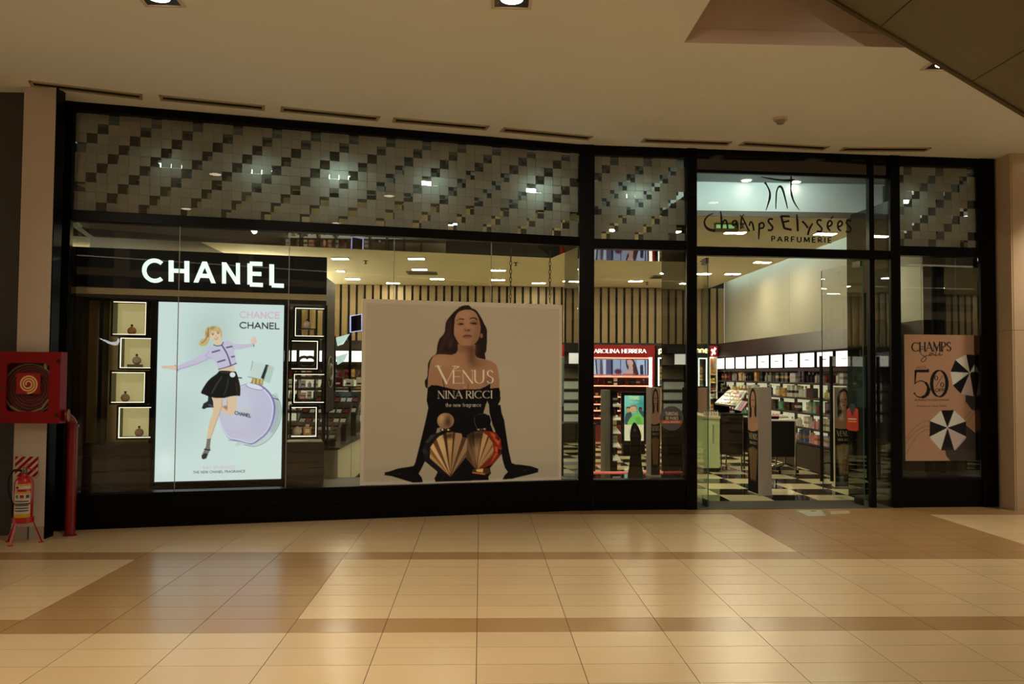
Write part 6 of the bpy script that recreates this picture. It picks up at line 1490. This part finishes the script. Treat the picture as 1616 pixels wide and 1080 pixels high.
# gondola with slanted product trays
Y = 13.6; x0, x1 = wpx(955, 680, Y)[0], wpx(979, 680, Y)[0]; zt_ = wpx(960, 616, Y)[1]
t = thing('gondola', 'tall narrow product stand with slanted shelves between the black post and the kiosk', 'stand', W, ((x0+x1)/2, Y+.25, 0))
xm = wpx(963, 680, Y)[0]; xn = wpx(967, 680, Y)[0]
build(MB().box(x0, xm, Y, Y+.5, .0, zt_), 'side_panel', mat('gondola_grey', (110, 104, 92), rough=.4), t); build(MB().box(xm+.001, xn, Y-.01, Y+.05, 0, zt_), 'post', BLACK, t); build(MB().box(xm+.001, x1+.02, Y+.42, Y+.5, 0, zt_-.02), 'back', BLACK, t)
for k, z in enumerate((.30, .52, .74, .96, 1.18)):
    build(MB().slab([(xn+.001, Y+.06, z-.06), (x1+.02, Y+.06, z-.06), (x1+.02, Y+.41, z), (xn+.001, Y+.41, z)], (0, 0, .015)), 'slanted_shelf', WHITE, t)
    product((xn+x1)/2+.01, Y+.30, z+.006, (3, 4, 2, 1, 4)[k], (1, 9, 6, 7, 1)[k], k % 3, '%s perfume on the %s slanted shelf of the narrow stand' % (PN[(1, 9, 6, 7, 1)[k]], ['lowest', 'second lowest', 'middle', 'second highest', 'highest'][k]), 'items on the slanted stand', s=.9)
# dark counter with cartons behind the corner post
Y = 13.0; x0, x1 = wpx(888, 668, Y)[0], wpx(940, 668, Y)[0]; zt_ = wpx(900, 669, Y)[1]
t = thing('dark_counter', 'dark glossy counter seen between the woman poster and the corner post', 'counter', W, ((x0+x1)/2, Y+.3, 0))
build(MB().box(x0-.25, x1, Y, Y+.6, .08, zt_-.03), 'body', mat('counter_black', (26, 23, 20), rough=.15), t, bevel=.006); build(MB().box(x0-.27, x1+.02, Y-.02, Y+.62, zt_-.029, zt_), 'top', mat('counter_top_dark', (40, 36, 30), rough=.1), t, bevel=.006); build(MB().box(x0-.2, x1-.05, Y+.05, Y+.55, 0, .079), 'plinth', BLACK, t)
xa_ = wpx(897, 660, Y)[0]
for k, (dx, c, w_, h_, lab) in enumerate(((0, 'white_box', .06, .17, 'white carton with a small picture on the dark counter by the corner post'), (.17, 'rose_small', .08, .13, 'pink carton on the dark counter, right of the white one'), (.05, 'dark_scent', .05, .10, 'small dark carton behind the white one on the dark counter'))):
    b = thing('carton', lab, 'box', W, (xa_+dx, Y+.12+(.2 if k == 2 else 0), zt_), 'cartons on the dark counter'); yy = Y+.12+(.2 if k == 2 else 0)
    build(MB().box(xa_+dx-w_, xa_+dx+w_, yy-.04, yy+.04, zt_+.0005, zt_+h_), 'body', mat(c), b, bevel=.003); build(MB().box(xa_+dx-w_*.5, xa_+dx+w_*.5, yy-.0425, yy-.0405, zt_+h_*.35, zt_+h_*.7), 'printed_patch', mat('lilac_box' if k == 0 else 'white_box'), b)
t = thing('teal_cabinet', 'tall cabinet with a teal upper board behind the dark counter near the corner post', 'cabinet', W, (wpx(897, 600, 17)[0], 17.0, 0)); x0, x1 = wpx(888, 600, 17)[0], wpx(904, 600, 17)[0]
build(MB().box(x0-.3, x1, 17, 17.05, 1.0, 2.0), 'board', mat('teal_board', (96, 128, 124), rough=.5), t); build(MB().box(x0-.3, x1, 16.9, 17.3, 0, .999), 'cabinet', mat('base_dark'), t)
# ---------------------------------------------------------------- make-up island and desk near the entrance
Y = 14.2; GRN = mat('pistachio', (188, 204, 148), rough=.4)
gx0, gx1 = wpx(1110, 690, Y)[0], wpx(1136, 690, Y)[0]; gz = wpx(1120, 657, Y)[1]
t = thing('green_counter', 'pale green counter with a cream top just inside the entrance', 'counter', W, ((gx0+gx1)/2, Y+.6, 0))
build(MB().box(gx0, gx1, Y, Y+1.6, .07, gz-.05), 'body', GRN, t, bevel=.006); build(MB().box(gx0-.03, gx1+.005, Y-.02, Y+1.62, gz-.049, gz), 'top', mat('cream_top', (196, 184, 150), rough=.4), t, bevel=.005); build(MB().box(gx0+.01, gx1-.01, Y+.03, Y+1.57, 0, .069), 'plinth', DARKBR, t)
hx = (gx0+gx1)/2+.02; build(MB().tube([(hx, Y-.001, gz-.14), (hx, Y-.03, gz-.15), (hx, Y-.03, gz-.46), (hx, Y-.001, gz-.47)], .007, 8), 'handle', CHROME, t, smooth=True)
for i in range(6):
    bottle(W, gx0+.05+i*.045, Y+.12, gz+.0005, .62, 'tall', 'small pale tester bottle in the row on the green counter', 'testers on the green counter', CLEARP, CAPM[1])
dx0, dx1 = wpx(1138, 690, 14.2)[0], wpx(1173, 690, 14.2)[0]; dz = wpx(1150, 655, 14.2)[1]; Y = 14.2
t = thing('drawer_cabinet', 'dark brown drawer cabinet on thin chrome legs right of the green counter', 'cabinet', W, ((dx0+dx1)/2, Y+.5, 0))
DB = mat('drawer_brown', (54, 42, 34), rough=.25)
build(MB().box(dx0, dx1, Y+.02, Y+1.0, .30, dz), 'body', DB, t, bevel=.005)
for z0_, z1_ in ((.32, .53), (.54, .75), (dz-.13, dz-.015)):
    o = build(MB().box(dx0+.008, dx1-.008, Y, Y+.019, z0_, z1_), 'drawer', DB, t, bevel=.003); BASE[o.name] = BASE[t.name]
    build(MB().box(dx0+.14, dx1-.03, Y-.014, Y-.0005, z1_-.07, z1_-.03), 'pull', mat('pull_black', (16, 14, 13), rough=.4), o)
for x in (dx0+.015, dx1-.015):
    for y in (Y+.05, Y+.95): build(MB().tube([(x, y, 0), (x, y, .299)], .013, 8), 'leg', CHROME, t, smooth=True)
build(MB().box(dx0-.0, dx1+.12, Y+.0, Y+1.0, dz+.001, dz+.025), 'top', mat('pull_black'), t)
# desk
Y = 13.75; tx0, tx1 = wpx(1148, 690, Y)[0], wpx(1257, 690, Y)[0]; tz = wpx(1200, 662, Y)[1]
tx0 = dx1+.14
t = thing('consultation_desk', 'white-topped desk with black panels and chrome legs behind the tall display box', 'desk', W, ((tx0+tx1)/2, Y+.35, 0))
build(MB().box(tx0, tx1, Y, Y+.95, tz-.03, tz), 'top', mat('desk_white', (226, 222, 206), rough=.3), t, bevel=.004); build(MB().box(tx0+.02, tx1-.01, Y+.01, Y+.03, tz-.62, tz-.031), 'front_panel', mat('desk_black', (12, 11, 11), rough=.35), t); build(MB().box(tx0+.02, tx0+.04, Y+.031, Y+.9, tz-.62, tz-.031), 'side_panel', mat('desk_black'), t)
for x in (tx0+.02, tx1-.02):
    for y in (Y+.02, Y+.92): build(MB().tube([(x, y-.012, 0), (x, y-.012, tz-.031)], .016, 10), 'leg', CHROME, t, smooth=True)
sx, sy = wpx(1233, 735, 14.5)[0], 14.35
t = thing('swivel_stool', 'chrome star-base swivel stool under the desk', 'stool', W, (sx, sy, 0))
for k in range(5):
    a = k*2*math.pi/5+.3; build(MB().tube([(sx+.03*math.cos(a), sy+.03*math.sin(a), .13), (sx+.26*math.cos(a), sy+.26*math.sin(a), .06)], [.018, .012], 8), 'foot', CHROME, t, smooth=True); build(MB().lathe([(.018, 0), (.024, .02), (.018, .045)], 10, (sx+.26*math.cos(a), sy+.26*math.sin(a), 0)), 'caster', BLACK, t, smooth=True)
build(MB().tube([(sx, sy, .12), (sx, sy, .46)], .025, 12), 'column', CHROME, t, smooth=True); build(MB().lathe([(.17, .46), (.19, .48), (.19, .52), (.16, .54)], 20, (sx, sy, 0)), 'seat', BLACK, t, smooth=True)
t = thing('towel', 'pink and white rolled towel on the right end of the desk', 'towel', W, (wpx(1240, 658, Y)[0], Y+.3, tz))
xa_, xb_ = wpx(1224, 658, Y)[0], wpx(1254, 658, Y)[0]
build(MB().tube([(xa_, Y+.3, tz+.034), (xa_+.1, Y+.29, tz+.036), ((xa_+xb_)/2, Y+.3, tz+.034)], [.028, .034, .032], 12), 'pink_half', mat('towel_pink', (206, 128, 122), rough=.9), t, smooth=True); build(MB().tube([((xa_+xb_)/2, Y+.3, tz+.034), (xb_-.1, Y+.31, tz+.036), (xb_, Y+.3, tz+.034)], [.032, .035, .028], 12), 'white_half', mat('towel_white', (214, 208, 190), rough=.9), t, smooth=True)
xa_, xb_ = wpx(1219, 658, Y)[0], wpx(1229, 658, Y)[0]
build(MB().box(xa_-.04, xb_+.02, Y+.05, Y+.2, tz+.0005, tz+.045), 'card_reader', BLACK, label='small black box on the desk in front of the towel', cat='device', bevel=.004)
# slanted tester tray and a magazine holder on the counters
y0 = 14.5; a0 = wpx(1129, 638, y0); 
tA, tB, tC, tD = wpx(1128, 636, y0), wpx(1162, 641, y0), wpx(1179, 617, y0+.45), wpx(1150, 615, y0+.45)
P = [(tA[0], y0, tA[1]), (tB[0], y0, tB[1]), (tC[0], y0+.45, tC[1]), (tD[0], y0+.45, tD[1])]
t = thing('tester_tray', 'slanted make-up tester tray with rows of colour pans on the green counter', 'tray', W, (P[0][0]+.2, y0+.2, gz))
build(MB().slab(P, (.004, .02, -.03)), 'tray_plate', mat('tray_pale', (178, 168, 146), rough=.3), t)
V = [Vector(p) for p in P]
def on(u, v): return (V[0]*(1-u)+V[1]*u)*(1-v)+(V[3]*(1-u)+V[2]*u)*v
nrm = (V[1]-V[0]).cross(V[3]-V[0]).normalized(); nrm = nrm if nrm.z > 0 else -nrm
for r in range(4):
    for c in range(6):
        a_, b_, c_, d_ = on(.06+c*.15, .08+r*.23), on(.06+c*.15+.11, .08+r*.23), on(.06+c*.15+.11, .08+r*.23+.15), on(.06+c*.15, .08+r*.23+.15)
        build(MB().slab([a_+nrm*.001, b_+nrm*.001, c_+nrm*.001, d_+nrm*.001], nrm*.006), 'colour_pan', PM[[6, 2, 3, 7, 6, 9][(r*2+c) % 6]], t)
build(MB().slab([(P[0][0]+.05, y0+.22, gz+.001), (P[1][0]-.05, y0+.22, gz+.001), (P[1][0]-.05, y0+.25, (P[1][2]+P[2][2])/2-.04), (P[0][0]+.05, y0+.25, (P[0][2]+P[3][2])/2-.04)], (0, .03, 0)), 'support', BLACK, t)
y1 = 14.3; Q = [(*wpx(1157, 647, y1), y1), (*wpx(1170, 650, y1), y1), (*wpx(1181, 634, y1+.2), y1+.2), (*wpx(1168, 631, y1+.2), y1+.2)]
Q = [(a_, c_, b_) for a_, b_, c_ in Q]
t = thing('leaflet_stand', 'small slanted picture board with pink and white pages on the drawer cabinet', 'stand', W, (Q[0][0]+.1, y1, dz+.025))
build(MB().slab(Q, (.003, .012, -.012)), 'board', BLACK, t)
V = [Vector(p) for p in Q]; nrm = (V[1]-V[0]).cross(V[3]-V[0]).normalized(); nrm = nrm if nrm.z > 0 else -nrm
for k, c in enumerate(('white_box', 'lilac_box', 'rose_small')):
    build(MB().slab([on(.05+k*.31, .05)+nrm*.001, on(.05+k*.31+.28, .05)+nrm*.001, on(.05+k*.31+.28, .95)+nrm*.001, on(.05+k*.31, .95)+nrm*.001], nrm*.003), 'page', mat(c), t)
build(MB().box(Q[0][0]+.06, Q[1][0]+.02, y1+.08, y1+.12, dz+.026, Q[0][2]+.05), 'support', BLACK, t)
# ---------------------------------------------------------------- make-up islands left of the woman poster
t = thing('white_counter', 'white make-up counter running back into the shop left of the woman poster', 'counter', W, (-2.4, 13.2, 0))
build(MB().box(-2.75, -1.90, 11.35, 15.0, .06, .62), 'body', mat('counter_white', (206, 200, 180), rough=.35), t, bevel=.006); build(MB().box(-2.77, -1.88, 11.33, 15.02, .621, .65), 'top', mat('counter_edge', (70, 64, 54), rough=.25), t); build(MB().box(-2.7, -1.95, 11.4, 14.95, 0, .059), 'plinth', BLACK, t)
for y in (12.5, 13.7): build(MB().box(-1.9005, -1.897, y-.003, y+.003, .08, .61), 'door_gap', mat('counter_edge'), t)
def tray(y0, zf, zb_, lab, dxx=0.0):
    t = thing('make_up_tray', lab, 'tray', W, (-2.3+dxx, y0+.2, .65), 'slanted make-up trays on the white counter')
    P = [Vector((-2.68+dxx, y0, zf)), Vector((-1.95+dxx, y0, zf)), Vector((-1.95+dxx, y0+.5, zb_)), Vector((-2.68+dxx, y0+.5, zb_))]
    build(MB().slab(P, (0, .015, -.025)), 'tray_plate', mat('tray_black', (28, 24, 22), rough=.2), t)
    build(MB().hexa([(-2.66+dxx, y0+.03, .651), (-1.97+dxx, y0+.03, .651), (-1.97+dxx, y0+.48, .651), (-2.66+dxx, y0+.48, .651), (-2.66+dxx, y0+.03, zf-.02), (-1.97+dxx, y0+.03, zf-.02), (-1.97+dxx, y0+.48, zb_-.04), (-2.66+dxx, y0+.48, zb_-.04)]), 'wedge', mat('tray_black'), t)
    nr = (P[1]-P[0]).cross(P[3]-P[0]).normalized()
    for r in range(4):
        for c in range(7):
            f = lambda u, v: P[0]*(1-u)*(1-v)+P[1]*u*(1-v)+P[2]*u*v+P[3]*(1-u)*v
            u_, v_ = .04+c*.135, .06+r*.23
            build(MB().slab([f(u_, v_)+nr*.001, f(u_+.10, v_)+nr*.001, f(u_+.10, v_+.16)+nr*.001, f(u_, v_+.16)+nr*.001], nr*.008), 'colour_pan', PM[[9, 1, 7, 1, 9, 1][(r+c*2) % 6]], t)
tray(11.5, .74, .95, 'slanted black make-up tray at the front of the white counter'); tray(12.4, .90, 1.18, 'slanted black make-up tray behind the front one'); tray(13.4, 1.0, 1.34, 'highest slanted black make-up tray, deeper on the white counter')
t = thing('neon_frame', 'small blue-violet neon framed sign left of the woman poster', 'sign', W, (wpx(562, 511, 15)[0], 15, 1.65)); Y = 15
P = [wpx(*p, Y) for p in ((553, 499), (571, 496), (571, 522), (553, 524.5))]
build(MB().tube([(a_, Y, b_) for a_, b_ in P], .013, 8, closed=True), 'neon_tube', emat('neon_blue', (.35, .40, 1.0), 1.0), t, smooth=True); build(MB().slab([(P[0][0], Y+.02, P[0][1]), (P[1][0], Y+.02, P[1][1]), (P[2][0], Y+.02, P[2][1]), (P[3][0], Y+.02, P[3][1])], (0, .01, 0)), 'back_plate', BLACK, t)
build(MB().box(P[0][0]-.02, P[0][0]+.02, Y+.03, Y+.07, 0, P[3][1]), 'pole', BLACK, t)
for k, (pts, lab) in enumerate((([(530, 533), (551, 527), (540, 543), (530, 546)], 'pale teal lit slanted mirror panel left of the woman poster, the upper one'), ([(530, 563), (549, 557), (541, 570), (530, 576)], 'pale teal lit slanted mirror panel left of the woman poster, the lower one'))):
    Y = 14.0; P = [wpx(*p, Y) for p in pts]; t = thing('teal_light_panel', lab, 'light panel', W, (P[0][0], Y, P[3][1]), 'teal light panels')
    build(MB().slab([(a_, Y+.05*i, b_) for i, (a_, b_) in enumerate(P)], (0, .02, 0)), 'lit_face', emat('teal_glow', (.55, .80, .72), .7), t)
    build(MB().box(P[0][0]-.03, P[0][0]-.004, Y, Y+.05, .66 if k else P[3][1]-.2, P[0][1]+.02), 'arm', BLACK, t)
rn = random.Random(11)
for k, (px, py, w_, h_, c) in enumerate(((525, 641, 12, 16, 'white_box'), (548, 627, 11, 18, 'white_box'), (556, 648, 20, 10, 'white_box'), (534, 610, 6, 10, 'rose_small'), (526, 692, 9, 14, 'blue_scent'), (521, 720, 14, 16, 'white_box'))):
    pass
for k, (x, y, z) in enumerate(((-2.55, 14.2, 1.0), (-2.3, 14.2, 1.0), (-2.05, 14.2, 1.0), (-2.45, 14.6, 1.3), (-2.1, 14.6, 1.3))): pass
t = thing('carton_shelf', 'small dark shelf stand holding white and red cartons behind the make-up trays', 'stand', W, (-2.3, 14.55, .65))
for z in (.95, 1.18, 1.42): build(MB().box(-2.72, -1.9, 14.35, 14.75, z-.02, z), 'shelf', SHM, t)
for x in (-2.72, -1.92): build(MB().box(x, x+.02, 14.72, 14.75, .651, 1.62), 'upright', SHM, t)
k = 0
for z in (.95, 1.18, 1.42):
    for x in (-2.6, -2.42, -2.24, -2.06):
        c = ('white_box', 'white_box', 'rose_small', 'white_box', 'wine_scent')[k % 5]
        b = thing('carton', {'white_box': 'white', 'rose_small': 'pink', 'wine_scent': 'wine red'}[c]+' carton on the shelf stand behind the make-up trays', 'box', W, (x, 14.5, z), 'cartons on the dark shelf stand')
        build(MB().box(x-.065, x+.065, 14.44, 14.56, z+.0005, z+.12+.03*(k % 2)), 'body', mat(c), b, bevel=.003); build(MB().box(x-.05, x+.02, 14.4365, 14.4395, z+.03, z+.06), 'printed_patch', mat('wine_scent' if c == 'white_box' else 'white_box'), b); k += 1

# ---------------------------------------------------------------- tell look-alikes apart by their order
NTH = ['first', 'second', 'third', 'fourth', 'fifth', 'sixth', 'seventh', 'eighth', 'ninth', 'tenth', 'eleventh', 'twelfth', 'thirteenth', 'fourteenth', 'fifteenth', 'sixteenth', 'seventeenth', 'eighteenth', 'nineteenth', 'twentieth']
bpy.context.view_layer.update()
same = {}
for o in COL.objects:
    if o.parent is None and o.get('label'): same.setdefault(o['label'], []).append(o)
for lab, lst in same.items():
    if len(lst) < 2: continue
    wall = 'right-wall' in lab
    lst.sort(key=(lambda o: -o.location.y) if wall else (lambda o: math.atan2(o.location.x, o.location.y)))
    for k, o in enumerate(lst): o['label'] = lab+', '+NTH[min(k, 19)]+(' from the back' if wall else ' from the left')
